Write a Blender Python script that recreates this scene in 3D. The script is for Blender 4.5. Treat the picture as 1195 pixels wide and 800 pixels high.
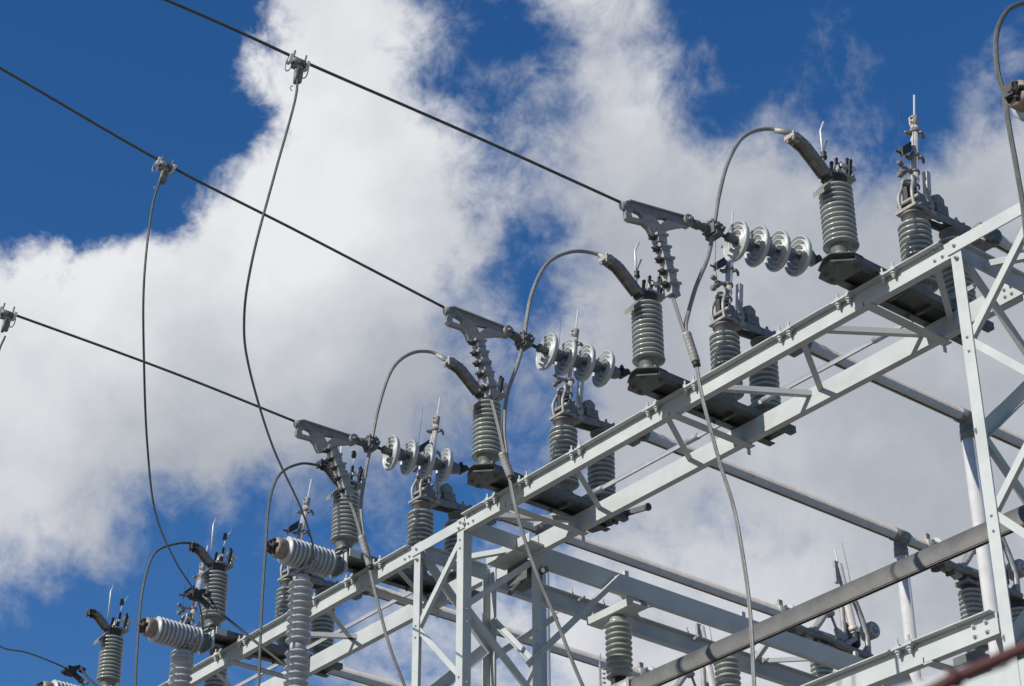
import bpy, math, random
from mathutils import Vector, Matrix
from mathutils.geometry import tessellate_polygon
random.seed(7)
V = Vector
for o in list(bpy.data.objects): bpy.data.objects.remove(o)
scene = bpy.context.scene
col = scene.collection

# ------------------------------------------------------------------ camera
S = 0.7                                    # plan units -> metres
EYE = V((0, 0, 1.6))                       # all plan coordinates are relative to the eye point
GZ = -1.6 / S                              # ground level in plan units
YAW, PITCH, ROLL, FPX = math.radians(-50.98181853), math.radians(31.04351739), math.radians(-0.23907618), 2428.83
cy, sy, cp, sp = math.cos(YAW), math.sin(YAW), math.cos(PITCH), math.sin(PITCH)
FWD = V((sy * cp, cy * cp, sp)); r0 = V((cy, -sy, 0)); u0 = r0.cross(FWD)
RT = r0 * math.cos(ROLL) + u0 * math.sin(ROLL); UP = -r0 * math.sin(ROLL) + u0 * math.cos(ROLL)
cam = bpy.data.cameras.new('camera'); cob = bpy.data.objects.new('camera', cam); col.objects.link(cob)
cob.matrix_world = Matrix(((RT.x, UP.x, -FWD.x, EYE.x), (RT.y, UP.y, -FWD.y, EYE.y), (RT.z, UP.z, -FWD.z, EYE.z), (0, 0, 0, 1)))
cam.sensor_width = 36; cam.lens = FPX / 1195 * 36
cam.clip_start = 0.05; cam.clip_end = 4000
cam.dof.use_dof = True; cam.dof.focus_distance = 11.5; cam.dof.aperture_fstop = 10
scene.camera = cob

def ray(px, py): return RT * (px - 597.5) - UP * (py - 400) + FWD * FPX
def on(axis, v, px, py):
    """surveyed point: where the sight line meets the plane axis = v"""
    d = ray(px, py); return d * (v / d[axis])

def lp(x0, px, py):
    """surveyed point in the upright plane of a line: it leaves the girder slightly askew"""
    d = ray(px, py); n = V((1, -0.22, 0)); return d * ((x0 - 0.22 * 9.69) / n.dot(d))

# ------------------------------------------------------------------ light
SUN = V((0.10, 1.0, -0.63)).normalized()   # direction the light travels
sl = bpy.data.lights.new('sun', 'SUN'); sl.energy = 4.5; sl.angle = math.radians(0.53); sl.color = (1, 0.95, 0.87)
so = bpy.data.objects.new('sun', sl); col.objects.link(so)
so.rotation_euler = SUN.to_track_quat('-Z', 'Y').to_euler()
scene.view_settings.view_transform = 'Standard'; scene.view_settings.look = 'None'
scene.view_settings.exposure = 0.0; scene.view_settings.gamma = 1.0
scene.view_settings.use_curve_mapping = False

COV = ["0000006986224677210311111", "0000002998411488310532133", "0001007999514588521332233", "0000005999944699524321246", "0000058999996899878745899", "0200379999971599999988999", "4778999999971599999999999", "9999999999963699999999999", "9999999999863689999999999", "9999999999872589999999999", "9999999998863678999999999", "9999974334433578878999999", "9988532223334568864899999", "7764422222334578975799999", "3222222234556778899999999", "2111123356556788999999999", "1101123356456678999999999"]
BRI = ["8888887777777", "8889987766666", "8899987666666", "9999976555555", "8877655555555", "7655444555555", "7655455566655", "5556677777655", "5556677777655"]
def grid(G, step, x, y):
    gx = min(max(x / step, 0), len(G[0]) - 1.001); gy = min(max(y / step, 0), len(G) - 1.001)
    i, j = int(gx), int(gy); a, b = gx - i, gy - j
    g = lambda jj, ii: int(G[jj][ii])
    return ((g(j, i) * (1 - a) + g(j, i + 1) * a) * (1 - b) + (g(j + 1, i) * (1 - a) + g(j + 1, i + 1) * a) * b) / 9
world = bpy.data.worlds.new("World"); scene.world = world; world.use_nodes = True
wt = world.node_tree; wt.nodes.clear(); WN, WL = wt.nodes, wt.links
def wn(t, **k):
    n = WN.new(t)
    for a, b in k.items(): setattr(n, a, b)
    return n
def sock(n, i, v):
    if isinstance(v, (int, float)): n.inputs[i].default_value = v
    else: WL.new(v, n.inputs[i])
def wm(op, a, b=None, c=None, clamp=False):
    n = wn('ShaderNodeMath', operation=op, use_clamp=clamp)
    for i, v in enumerate((a, b, c)):
        if v is not None: sock(n, i, v)
    return n.outputs[0]
tc = wn('ShaderNodeTexCoord')
def noise(scale, detail, rough, vec, lac=2.0, dist=0.0, off=(0, 0, 0)):
    mp = wn('ShaderNodeMapping'); mp.inputs['Location'].default_value = off
    WL.new(vec, mp.inputs[0])
    n = wn('ShaderNodeTexNoise'); n.inputs['Scale'].default_value = scale; n.inputs['Detail'].default_value = detail
    n.inputs['Roughness'].default_value = rough; n.inputs['Lacunarity'].default_value = lac; n.inputs['Distortion'].default_value = dist
    WL.new(mp.outputs[0], n.inputs['Vector']); return n
sx = wn('ShaderNodeSeparateXYZ'); WL.new(tc.outputs['Generated'], sx.inputs[0])
AZ = wm('MULTIPLY', wm('ARCTAN2', sx.outputs[1], sx.outputs[0]), 180 / math.pi)
EL = wm('MULTIPLY', wm('ARCSINE', sx.outputs[2]), 180 / math.pi)
warp = noise(26, 6, 0.6, tc.outputs['Generated']); sw = wn('ShaderNodeSeparateColor'); WL.new(warp.outputs['Color'], sw.inputs[0])
AZ2 = wm('ADD', AZ, wm('MULTIPLY', wm('SUBTRACT', sw.outputs[0], 0.5), 1.7))
EL2 = wm('ADD', EL, wm('MULTIPLY', wm('SUBTRACT', sw.outputs[1], 0.5), 1.5))
A0, A1, E0, E1, NR = 121.0, 160.0, 19.0, 42.0, 18
FA = wm('DIVIDE', wm('SUBTRACT', AZ2, A0), A1 - A0, clamp=True)
FE = wm('DIVIDE', wm('SUBTRACT', EL2, E0), (E1 - E0) / (NR - 1))
FE = wm('MINIMUM', wm('MAXIMUM', FE, 0.0), float(NR - 1))
acc = None
for j in range(NR):
    el = math.radians(E0 + (E1 - E0) * j / (NR - 1))
    rp = wn('ShaderNodeValToRGB'); cr = rp.color_ramp; cr.interpolation = 'B_SPLINE'
    vals = []
    for i in range(31):
        az = math.radians(A0 + (A1 - A0) * i / 30)
        d = V((math.cos(el) * math.cos(az), math.cos(el) * math.sin(az), math.sin(el)))
        px = 597.5 + FPX * d.dot(RT) / d.dot(FWD); py = 400 - FPX * d.dot(UP) / d.dot(FWD)
        vals.append((grid(COV, 50, px, py), grid(BRI, 100, px, py)))
    cr.elements[0].position = 0; cr.elements[1].position = 1
    for i in range(1, 30): cr.elements.new(i / 30)
    for e, (a, b) in zip(cr.elements, vals): e.color = (a, b, 0, 1)
    WL.new(FA, rp.inputs[0])
    w = wm('SUBTRACT', 1.0, wm('ABSOLUTE', wm('SUBTRACT', FE, float(j))), clamp=True)
    ml = wn('ShaderNodeVectorMath', operation='SCALE'); WL.new(rp.outputs[0], ml.inputs[0]); WL.new(w, ml.inputs[3])
    if acc is None: acc = ml.outputs[0]
    else:
        ad = wn('ShaderNodeVectorMath', operation='ADD'); WL.new(acc, ad.inputs[0]); WL.new(ml.outputs[0], ad.inputs[1]); acc = ad.outputs[0]
sa = wn('ShaderNodeSeparateXYZ'); WL.new(acc, sa.inputs[0])
# away from the surveyed part of the sky the cover is plain noise
big = noise(3.0, 4, 0.5, tc.outputs['Generated'])
dA = wm('SUBTRACT', wm('ABSOLUTE', wm('SUBTRACT', AZ, 140.5)), 19.0)
dE = wm('SUBTRACT', wm('ABSOLUTE', wm('SUBTRACT', EL, 30.5)), 11.0)
outside = wm('DIVIDE', wm('MAXIMUM', dA, dE), 5.0, clamp=True)
def mixv(f, a, b): return wm('ADD', wm('MULTIPLY', a, wm('SUBTRACT', 1.0, f)), wm('MULTIPLY', b, f))
cover = mixv(outside, sa.outputs[0], wm('ADD', wm('MULTIPLY', wm('SUBTRACT', big.outputs[0], 0.5), 2.4), 0.30))
bright = mixv(outside, sa.outputs[1], 0.3)
fb = noise(9, 12, 0.62, tc.outputs['Generated'], off=(3.1, 0.4, 1.7), dist=0.25)
fine = noise(38, 8, 0.66, tc.outputs['Generated'], off=(0.3, 5.4, 2.7), dist=0.3)
nz = wm('ADD', wm('MULTIPLY', wm('SUBTRACT', fb.outputs[0], 0.5), 1.25), wm('MULTIPLY', wm('SUBTRACT', fine.outputs[0], 0.5), 0.95))
# little effect inside full cloud and inside clear sky
am = wm('ADD', 0.42, wm('MULTIPLY', 2.6, wm('MULTIPLY', cover, wm('SUBTRACT', 1.0, wm('MULTIPLY', cover, 0.85)))))
soft = wm('SUBTRACT', 0.70, wm('MULTIPLY', 0.26, wm('MULTIPLY', wm('DIVIDE', wm('SUBTRACT', AZ, 141.0), 8.0, clamp=True), wm('DIVIDE', wm('SUBTRACT', EL, 28.5), 4.0, clamp=True))))   # the western cloud has crisp edges, the rest is wispy
alpha0 = wm('DIVIDE', wm('SUBTRACT', wm('ADD', cover, wm('MULTIPLY', nz, am)), wm('SUBTRACT', 0.53, wm('MULTIPLY', soft, 0.42))), soft, clamp=True)
alpha = wm('MULTIPLY', wm('MULTIPLY', alpha0, alpha0), wm('SUBTRACT', 3.0, wm('MULTIPLY', alpha0, 2.0)))
bil = noise(17, 10, 0.58, tc.outputs['Generated'], off=(7.1, 2.2, 0.3))
brv = wm('ADD', bright, wm('MULTIPLY', wm('SUBTRACT', bil.outputs[0], 0.5), 0.55), clamp=True)
crp = wn('ShaderNodeValToRGB'); c = crp.color_ramp
c.elements[0].position = 0.1; c.elements[0].color = (0.27, 0.305, 0.37, 1)
c.elements[1].position = 1.0; c.elements[1].color = (0.86, 0.87, 0.895, 1)
e = c.elements.new(0.55); e.color = (0.46, 0.49, 0.545, 1)
WL.new(brv, crp.inputs[0])
sky = wn('ShaderNodeTexSky', sky_type='NISHITA'); sky.sun_disc = False
sky.sun_elevation = math.asin(-SUN.z); sky.sun_rotation = math.atan2(-SUN.x, -SUN.y)
sky.altitude = 300; sky.air_density = 1.0; sky.dust_density = 0.2; sky.ozone_density = 2.5
hs = wn('ShaderNodeHueSaturation'); hs.inputs['Hue'].default_value = 0.508; hs.inputs['Saturation'].default_value = 1.32; hs.inputs['Value'].default_value = 1.45
WL.new(sky.outputs[0], hs.inputs['Color'])
b1 = wn('ShaderNodeBackground'); b1.inputs[1].default_value = 0.08; WL.new(hs.outputs[0], b1.inputs[0])
b2 = wn('ShaderNodeBackground'); b2.inputs[1].default_value = 0.95; WL.new(crp.outputs[0], b2.inputs[0])
mx = wn('ShaderNodeMixShader'); WL.new(alpha, mx.inputs[0]); WL.new(b1.outputs[0], mx.inputs[1]); WL.new(b2.outputs[0], mx.inputs[2])
wo = wn('ShaderNodeOutputWorld'); WL.new(mx.outputs[0], wo.inputs[0])

# ------------------------------------------------------------------ materials
def mat(name, c1, c2, rough=0.5, metal=0.0, scale=18, r2=None, coat=0.0, bump=0.0, streak=None, strand=False, spec=0.5, grime=None):
    m = bpy.data.materials.new(name); m.use_nodes = True; t = m.node_tree; N = t.nodes; L = t.links
    b = N['Principled BSDF']; b.inputs['Metallic'].default_value = metal
    b.inputs['Specular IOR Level'].default_value = spec; b.inputs['Coat Weight'].default_value = coat; b.inputs['Coat Roughness'].default_value = 0.12
    tcn = N.new('ShaderNodeTexCoord'); mp = N.new('ShaderNodeMapping'); L.new(tcn.outputs['Object'], mp.inputs[0])
    if streak: mp.inputs['Scale'].default_value = streak
    n = N.new('ShaderNodeTexNoise'); n.inputs['Scale'].default_value = scale; n.inputs['Detail'].default_value = 8; n.inputs['Roughness'].default_value = 0.65
    L.new(mp.outputs[0], n.inputs['Vector'])
    rp = N.new('ShaderNodeValToRGB'); rp.color_ramp.elements[0].position = 0.3; rp.color_ramp.elements[1].position = 0.7
    rp.color_ramp.elements[0].color = (*c1, 1); rp.color_ramp.elements[1].color = (*c2, 1); L.new(n.outputs[0], rp.inputs[0])
    out = rp.outputs[0]
    if grime:
        g = N.new('ShaderNodeTexNoise'); g.inputs['Scale'].default_value = 55; g.inputs['Detail'].default_value = 6; L.new(tcn.outputs['Object'], g.inputs['Vector'])
        gr = N.new('ShaderNodeValToRGB'); gr.color_ramp.elements[0].position = 0.60; gr.color_ramp.elements[1].position = 0.74
        gr.color_ramp.elements[0].color = (0, 0, 0, 1); gr.color_ramp.elements[1].color = (0.75, 0.75, 0.75, 1); L.new(g.outputs[0], gr.inputs[0])
        gm = N.new('ShaderNodeMix'); gm.data_type = 'RGBA'; L.new(gr.outputs[0], gm.inputs[0]); L.new(out, gm.inputs[6]); gm.inputs[7].default_value = (*grime, 1)
        out = gm.outputs[2]
    if strand:
        uvm = N.new('ShaderNodeMapping'); uvm.inputs['Rotation'].default_value = (0, 0, math.radians(28)); L.new(tcn.outputs['UV'], uvm.inputs[0])
        w = N.new('ShaderNodeTexWave'); w.inputs['Scale'].default_value = 9.0; L.new(uvm.outputs[0], w.inputs['Vector'])
        wr = N.new('ShaderNodeValToRGB'); wr.color_ramp.elements[0].position = 0.1; wr.color_ramp.elements[0].color = (0.66, 0.66, 0.66, 1); wr.color_ramp.elements[1].position = 0.6
        L.new(w.outputs[0], wr.inputs[0])
        mm = N.new('ShaderNodeMix'); mm.data_type = 'RGBA'; mm.blend_type = 'MULTIPLY'; mm.inputs[0].default_value = 1
        L.new(out, mm.inputs[6]); L.new(wr.outputs[0], mm.inputs[7]); out = mm.outputs[2]
        bp = N.new('ShaderNodeBump'); bp.inputs['Strength'].default_value = 0.6; bp.inputs['Distance'].default_value = 0.003
        L.new(w.outputs[0], bp.inputs['Height']); L.new(bp.outputs[0], b.inputs['Normal'])
    L.new(out, b.inputs['Base Color'])
    r2 = rough + 0.12 if r2 is None else r2
    mr = N.new('ShaderNodeMapRange'); mr.inputs[3].default_value = rough; mr.inputs[4].default_value = r2; L.new(n.outputs[0], mr.inputs[0]); L.new(mr.outputs[0], b.inputs['Roughness'])
    if bump and not strand:
        bp = N.new('ShaderNodeBump'); bp.inputs['Strength'].default_value = bump; bp.inputs['Distance'].default_value = 0.004
        n2 = N.new('ShaderNodeTexNoise'); n2.inputs['Scale'].default_value = scale * 6; n2.inputs['Detail'].default_value = 5; L.new(tcn.outputs['Object'], n2.inputs['Vector'])
        L.new(n2.outputs[0], bp.inputs['Height']); L.new(bp.outputs[0], b.inputs['Normal'])
    return m
M = {}
M['steel'] = mat('galvanised_steel', (0.40, 0.43, 0.415), (0.51, 0.535, 0.52), 0.50, 0.0, 5, bump=0.10, spec=0.35, grime=(0.47, 0.48, 0.45))
M['dark_steel'] = mat('weathered_dark_steel', (0.075, 0.08, 0.08), (0.15, 0.155, 0.15), 0.55, 0.1, 14, bump=0.25)
M['zinc'] = mat('dull_zinc_fitting', (0.22, 0.21, 0.19), (0.42, 0.405, 0.37), 0.42, 0.15, 25, bump=0.3)
M['casting'] = mat('aluminium_casting', (0.13, 0.122, 0.108), (0.27, 0.255, 0.23), 0.48, 0.15, 22, bump=0.35)
M['dead_end'] = mat('brushed_aluminium_plate', (0.27, 0.265, 0.25), (0.42, 0.41, 0.39), 0.42, 0.15, 20, bump=0.3)
M['yoke'] = mat('dull_cast_plate', (0.17, 0.168, 0.158), (0.27, 0.265, 0.25), 0.45, 0.15, 20, bump=0.3)
M['black'] = mat('blackened_fitting', (0.022, 0.022, 0.022), (0.06, 0.058, 0.055), 0.5, 0.2, 30, bump=0.2)
M['bright'] = mat('bright_contact', (0.55, 0.53, 0.49), (0.72, 0.70, 0.66), 0.38, 0.25, 25)
M['tube'] = mat('blade_tube', (0.48, 0.45, 0.41), (0.62, 0.58, 0.53), 0.42, 0.15, 25)
M['porcelain'] = mat('grey_glazed_porcelain', (0.26, 0.28, 0.262), (0.36, 0.38, 0.355), 0.2, 0.0, 10, coat=0.3, grime=(0.22, 0.23, 0.21))
M['porcelain_light'] = mat('light_glazed_porcelain', (0.37, 0.395, 0.385), (0.47, 0.49, 0.48), 0.35, 0.0, 10, coat=0.1, grime=(0.35, 0.36, 0.35))
M['cap_blue'] = mat('glazed_insulator_cap', (0.09, 0.125, 0.14), (0.15, 0.185, 0.20), 0.3, 0.0, 18)
M['polymer'] = mat('grey_polymer', (0.33, 0.35, 0.375), (0.41, 0.43, 0.45), 0.5, 0.0, 12)
M['band'] = mat('insulator_cement_cap', (0.12, 0.115, 0.105), (0.24, 0.23, 0.21), 0.45, 0.3, 20, bump=0.3)
M['rust_cap'] = mat('brown_iron_cap', (0.20, 0.16, 0.125), (0.36, 0.30, 0.24), 0.55, 0.2, 22, bump=0.3)
M['pipe'] = mat('aluminium_bus_pipe', (0.66, 0.57, 0.465), (0.86, 0.76, 0.635), 0.55, 0.0, 9, spec=0.2, bump=0.12, grime=(0.40, 0.36, 0.31))
M['rod'] = mat('galvanised_rod', (0.25, 0.26, 0.27), (0.36, 0.37, 0.38), 0.5, 0.1, 9)
M['pipe_dark'] = mat('dull_bus_pipe', (0.10, 0.097, 0.092), (0.16, 0.155, 0.148), 0.5, 0.1, 7, bump=0.12, grime=(0.06, 0.06, 0.06))
M['post'] = mat('polished_post_pipe', (0.58, 0.57, 0.55), (0.70, 0.69, 0.67), 0.35, 0.15, 10)
M['wire'] = mat('stranded_conductor', (0.085, 0.085, 0.08), (0.15, 0.145, 0.14), 0.5, 0.2, 30, strand=True)
M['wire_light'] = mat('stranded_aluminium_jumper', (0.26, 0.255, 0.235), (0.42, 0.41, 0.38), 0.42, 0.3, 12, strand=True)
M['wire_green'] = mat('weathered_tap_cable', (0.10, 0.11, 0.10), (0.19, 0.20, 0.18), 0.5, 0.2, 20, strand=True)
M['wire_black'] = mat('black_cable', (0.02, 0.02, 0.02), (0.045, 0.045, 0.043), 0.5, 0.0, 30)
M['red'] = mat('faded_red_paint', (0.055, 0.011, 0.007), (0.085, 0.016, 0.010), 0.5, 0.0, 14)
M['white'] = mat('chalky_white_paint', (0.52, 0.51, 0.49), (0.62, 0.61, 0.59), 0.5, 0.0, 14)
M['gravel'] = mat('crushed_stone', (0.14, 0.125, 0.105), (0.30, 0.275, 0.235), 0.85, 0.0, 6, bump=0.6)
M['concrete'] = mat('concrete', (0.30, 0.295, 0.28), (0.42, 0.41, 0.39), 0.8, 0.0, 8, bump=0.4)

# ------------------------------------------------------------------ mesh builder (plan units)
def frame_of(d, hint=None):
    d = V(d).normalized(); h = V(hint) if hint is not None else (V((0, 0, 1)) if abs(d.z) < 0.9 else V((0, 1, 0)))
    a = h - d * h.dot(d)
    if a.length < 1e-6: a = V((1, 0, 0)) - d * d.x
    a.normalize(); return a, d.cross(a)
class MB:
    def __init__(s): s.v = []; s.f = []; s.sm = []; s.uv = []
    def _q(s, idx, smooth=False, uv=None): s.f.append(tuple(idx)); s.sm.append(smooth); s.uv.append(uv)
    def para(s, p, a, b, c):
        p, a, b, c = V(p), V(a), V(b), V(c); n = len(s.v)
        if a.cross(b).dot(c) < 0: a, b = b, a
        s.v += [p, p + a, p + a + b, p + b, p + c, p + a + c, p + a + b + c, p + b + c]
        for q in ((0, 3, 2, 1), (4, 5, 6, 7), (0, 1, 5, 4), (1, 2, 6, 5), (2, 3, 7, 6), (3, 0, 4, 7)): s._q([n + i for i in q])
        return s
    def box(s, x0, x1, y0, y1, z0, z1): return s.para((x0, y0, z0), (x1 - x0, 0, 0), (0, y1 - y0, 0), (0, 0, z1 - z0))
    def bar(s, a, b, w, h, hint=None):
        a, b = V(a), V(b); u, v = frame_of(b - a, hint)      # u along hint
        return s.para(a - u * h / 2 - v * w / 2, b - a, v * w, u * h)
    def lbar(s, a, b, d1, w1, d2, w2, t=0.012):              # L section: legs along d1 and d2 from the heel line a-b
        a, b, d1, d2 = V(a), V(b), V(d1).normalized(), V(d2).normalized()
        s.para(a, b - a, d1 * w1, d2 * t); s.para(a + d2 * t, b - a, d1 * t, d2 * (w2 - t)); return s
    def lathe(s, p0, axis, prof, seg=32, smooth=True):
        p0, ax = V(p0), V(axis).normalized(); u, v = frame_of(ax); n = len(s.v); k = len(prof)
        for a, r in prof:
            for i in range(seg):
                t = 2 * math.pi * i / seg; s.v.append(p0 + ax * a + (u * math.cos(t) + v * math.sin(t)) * r)
        for j in range(k - 1):
            for i in range(seg):
                i2 = (i + 1) % seg; s._q((n + j * seg + i, n + j * seg + i2, n + (j + 1) * seg + i2, n + (j + 1) * seg + i), smooth)
        if prof[0][1] > 1e-5: s._q([n + i for i in reversed(range(seg))])
        if prof[-1][1] > 1e-5: s._q([n + (k - 1) * seg + i for i in range(seg)])
        return s
    def cyl(s, a, b, r, seg=20, r2=None):
        a, b = V(a), V(b); L = (b - a).length; r2 = r if r2 is None else r2; n = len(s.v)
        e = min(r, r2, L) * 0.12
        return s.lathe(a, b - a, [(0, r - e), (0, r - e), (e, r), (e, r), (L - e, r2), (L - e, r2), (L, r2 - e), (L, r2 - e)], seg)
    def tube(s, pts, r, seg=10, cap=True):
        pts = [V(p) for p in pts]; n = len(s.v); k = len(pts); u = None; length = 0
        rr = r if isinstance(r, (list, tuple)) else [r] * k; lens = []
        for j, p in enumerate(pts):
            d = (pts[min(j + 1, k - 1)] - pts[max(j - 1, 0)]).normalized()
            if j: length += (p - pts[j - 1]).length
            lens.append(length)
            if u is None: u, _ = frame_of(d)
            u = (u - d * u.dot(d)).normalized(); w = d.cross(u)
            for i in range(seg):
                t = 2 * math.pi * i / seg; s.v.append(p + (u * math.cos(t) + w * math.sin(t)) * rr[j])
        for j in range(k - 1):
            for i in range(seg):
                i2 = (i + 1) % seg
                s._q((n + j * seg + i, n + j * seg + i2, n + (j + 1) * seg + i2, n + (j + 1) * seg + i), True,
                     ((i / seg, lens[j] * 4), ((i + 1) / seg, lens[j] * 4), ((i + 1) / seg, lens[j + 1] * 4), (i / seg, lens[j + 1] * 4)))
        if cap:
            s._q([n + i for i in reversed(range(seg))]); s._q([n + (k - 1) * seg + i for i in range(seg)])
        return s
    def bolt(s, p, n, r=0.012, h=0.016):
        p, n = V(p), V(n).normalized(); s.lathe(p, n, [(0, r * 1.55), (h * .25, r * 1.55), (h * .25, r), (h, r), (h, r * .55), (h * 1.5, r * .55)], 6, False); return s
    def plate(s, outer, holes, side):                        # outer, holes: lists of 3D points in a plane; side: thickness vector
        side = V(side); loops = [[V(p) for p in outer]] + [[V(p) for p in h] for h in holes]
        tri = tessellate_polygon(loops); flat = [p for l in loops for p in l]; n = len(s.v); m = len(flat)
        s.v += [p - side / 2 for p in flat] + [p + side / 2 for p in flat]
        for t in tri: s._q([n + i for i in t]); s._q([n + m + i for i in reversed(t)])
        o = 0
        for l in loops:
            for i in range(len(l)):
                j = (i + 1) % len(l); s._q((n + o + i, n + o + j, n + m + o + j, n + m + o + i))
            o += len(l)
        return s
    def build(s, name, material, parent=None, origin=None):
        if origin is None: origin = V(parent['_o']) if parent is not None else V((0, 0, 0))
        me = bpy.data.meshes.new(name); me.from_pydata([tuple((p - origin) * S) for p in s.v], [], s.f)
        me.polygons.foreach_set('use_smooth', s.sm)
        if any(u for u in s.uv):
            uvl = me.uv_layers.new(name='UV')
            for poly, u in zip(me.polygons, s.uv):
                if u:
                    for li, c in zip(poly.loop_indices, u): uvl.data[li].uv = c
        me.update(); me.materials.append(M[material]); o = bpy.data.objects.new(name, me); col.objects.link(o)
        o['_o'] = tuple(origin)
        if parent is not None: o.parent = parent
        else: o.location = origin * S + EYE
        return o
def tag(o, label=None, cat=None, group=None, kind=None):
    for k, v in (('label', label), ('category', cat), ('group', group), ('kind', kind)):
        if v: o[k] = v
    return o
def thing(name, loc, label, cat, group=None):
    o = bpy.data.objects.new(name, None); col.objects.link(o); o.empty_display_size = 0.1
    o.location = V(loc) * S + EYE; o['_o'] = tuple(loc); return tag(o, label, cat, group)
def copy_tree(o, parent=None):
    c = o.copy(); col.objects.link(c); c.parent = parent
    for ch in [x for x in bpy.data.objects if x.parent == o]: copy_tree(ch, c)
    return c
def spline(P, n=10):
    P = [V(p) for p in P]; out = []
    Q = [P[0] * 2 - P[1]] + P + [P[-1] * 2 - P[-2]]
    for i in range(1, len(Q) - 2):
        a, b, c, d = Q[i - 1], Q[i], Q[i + 1], Q[i + 2]
        for k in range(n):
            t = k / n; out.append(0.5 * ((2 * b) + (c - a) * t + (2 * a - 5 * b + 4 * c - d) * t * t + (3 * b - a - 3 * c + d) * t ** 3))
    out.append(P[-1]); return out

ZT, ZB, YN, YF, ZN, LW = 8.165, 8.0, 10.04, 10.82, 8.130, .056          # girder top / bottom, near / far chord
STN = [-8.28, -10.36, -12.43, -14.56, -16.85, -18.95]
# ------------------------------------------------------------------ ground
g = MB(); R = 1500
n = 60
for i in range(n + 1):
    for j in range(n + 1):
        x = (i / n * 2 - 1); y = (j / n * 2 - 1); x = math.copysign(abs(x) ** 2.2, x) * R; y = math.copysign(abs(y) ** 2.2, y) * R
        g.v.append(V((x, y, GZ)))
for i in range(n):
    for j in range(n):
        a = i * (n + 1) + j; g._q((a, a + n + 1, a + n + 2, a + 1))
tag(g.build('ground', 'gravel'), kind='structure')

# ------------------------------------------------------------------ lattice towers
def tower(xl, xr, label, ext_r):
    t = thing('lattice_tower', ((xl + xr) / 2, (YN + YF) / 2, GZ), label, 'steel tower', 'lattice towers carrying the girder')
    w = 0.092; top = ZT - 0.03; X, Y = V((1, 0, 0)), V((0, 1, 0))
    yb = YF + 0.0
    for (x, y, dx, dy) in ((xl, YN, 1, 1), (xr, YN, -1, 1), (xl, yb + w, 1, -1), (xr, yb + w, -1, -1)):
        m = MB().lbar((x, y, GZ), (x, y, top), X * dx, w, Y * dy, w)
        zz = (7.33, 7.22, 5.98, 5.87, 4.6, 4.5) if x == xl else (7.93, 7.85, 6.65, 6.55, 5.3, 5.2)
        if dy > 0:
            for z in zz: m.bolt((x + dx * w * .5, y, z), (0, -1, 0), 0.009, 0.011)
        if x == xr:
            for z in (7.27, 7.15, 5.93, 5.82, 6.6, 6.48): m.bolt((x, y + dy * w * .5, z), (1, 0, 0), 0.009, 0.011)
        m.build('leg', 'steel', t)
        MB().box(x - 0.14 + dx * .05, x + 0.14 + dx * .05, y - 0.14 + dy * .05, y + 0.14 + dy * .05, GZ, GZ + 0.02).build('foot_plate', 'steel', t)
    def zig(pa, pb, nrm, off, z0, step, first_a, bw=0.055):
        z = z0; a = first_a; k = 0
        while z - step > GZ + 0.1 and k < 14:
            p = V(pa if a else pb); q = V(pb if a else pa); p.z = z; q.z = z - step
            o = V(nrm) * off
            MB().lbar(p + o, q + o, V(nrm), 0.04, (V((0, 0, 1)) - (q - p).normalized() * (q - p).normalized().z), bw, 0.008).build('brace', 'steel', t)
            z -= step; a = not a; k += 1
    zig((xr - .045, YN, 0), (xl + .045, YN, 0), (0, 1, 0), 0.013, 7.93, 0.655, True)
    zig((xr, yb + .045, 0), (xr, YN + .045, 0), (-1, 0, 0), 0.013, 7.93, 0.655, True)
    zig((xl, YN + .045, 0), (xl, yb + .045, 0), (1, 0, 0), 0.013, 8.02, 0.74, True, 0.105)
    zig((xl + .045, yb + w, 0), (xr - .045, yb + w, 0), (0, -1, 0), 0.013, 7.6, 0.655, True)
    MB().lbar((xl - .02, YN - 0.012, ZB + .02), (xr + ext_r, YN - 0.012, ZB + .02), (0, 0, 1), 0.1, (0, 1, 0), 0.012, 0.012).bolt((xl + .05, YN - .012, ZB + .07), (0, -1, 0)).bolt((xl + .05, YN - .012, ZB - .03), (0, -1, 0)).bolt((xr - .05, YN - .012, ZB + .04), (0, -1, 0)).bolt((xr - .03, YN - .012, ZB + .09), (0, -1, 0)).bolt((xr + .02, YN - .012, ZB + .06), (0, -1, 0)).build('top_rail', 'steel', t)
    MB().lbar((xr - .013, YN + .1, ZT - .02), (xr - .013, yb, ZT - .02), (0, 0, -1), 0.15, (-1, 0, 0), 0.05).build('side_rail', 'steel', t)
    MB().lbar((xl + .1, yb + .1, ZT - .02), (xr - .1, yb + .1, ZT - .02), (0, 0, -1), 0.14, (0, -1, 0), 0.05).build('rear_rail', 'steel', t)
    MB().lbar((xl + .013, YN + .1, ZT - .02), (xl + .013, yb, ZT - .02), (0, 0, -1), 0.14, (1, 0, 0), 0.05).build('side_rail', 'steel', t)
    # strut between the legs and a flat operator bracket
    MB().lbar((xl + .02, YN + .30, 8.03), (xr - .02, yb - .1, 8.03), (0, 0, 1), 0.05, (0, 1, 0), 0.05, .008).build('plan_brace', 'steel', t)
    mb = MB().para(V((xl + .27, yb - .17, 8.02)), V((.62, 0, 0)), V((0, .22, 0)), V((0, 0, .018))).para(V((xl + .27, yb - .17, 8.038)), V((.62, 0, 0)), V((0, .012, 0)), V((0, 0, .07)))
    mb.build('bracket_plate', 'steel', t)
    mb = MB().box(xl + .34, xl + .62, yb + .02, yb + .2, 7.82, 8.0).cyl((xl + .3, yb + .1, 7.86), (xl + .8, yb + .1, 7.86), .03).cyl((xl + .5, yb + .1, 7.9), (xl + .52, yb - .1, 7.66), .022)
    mb.build('bearing_block', 'dark_steel', t)
    return t
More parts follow.
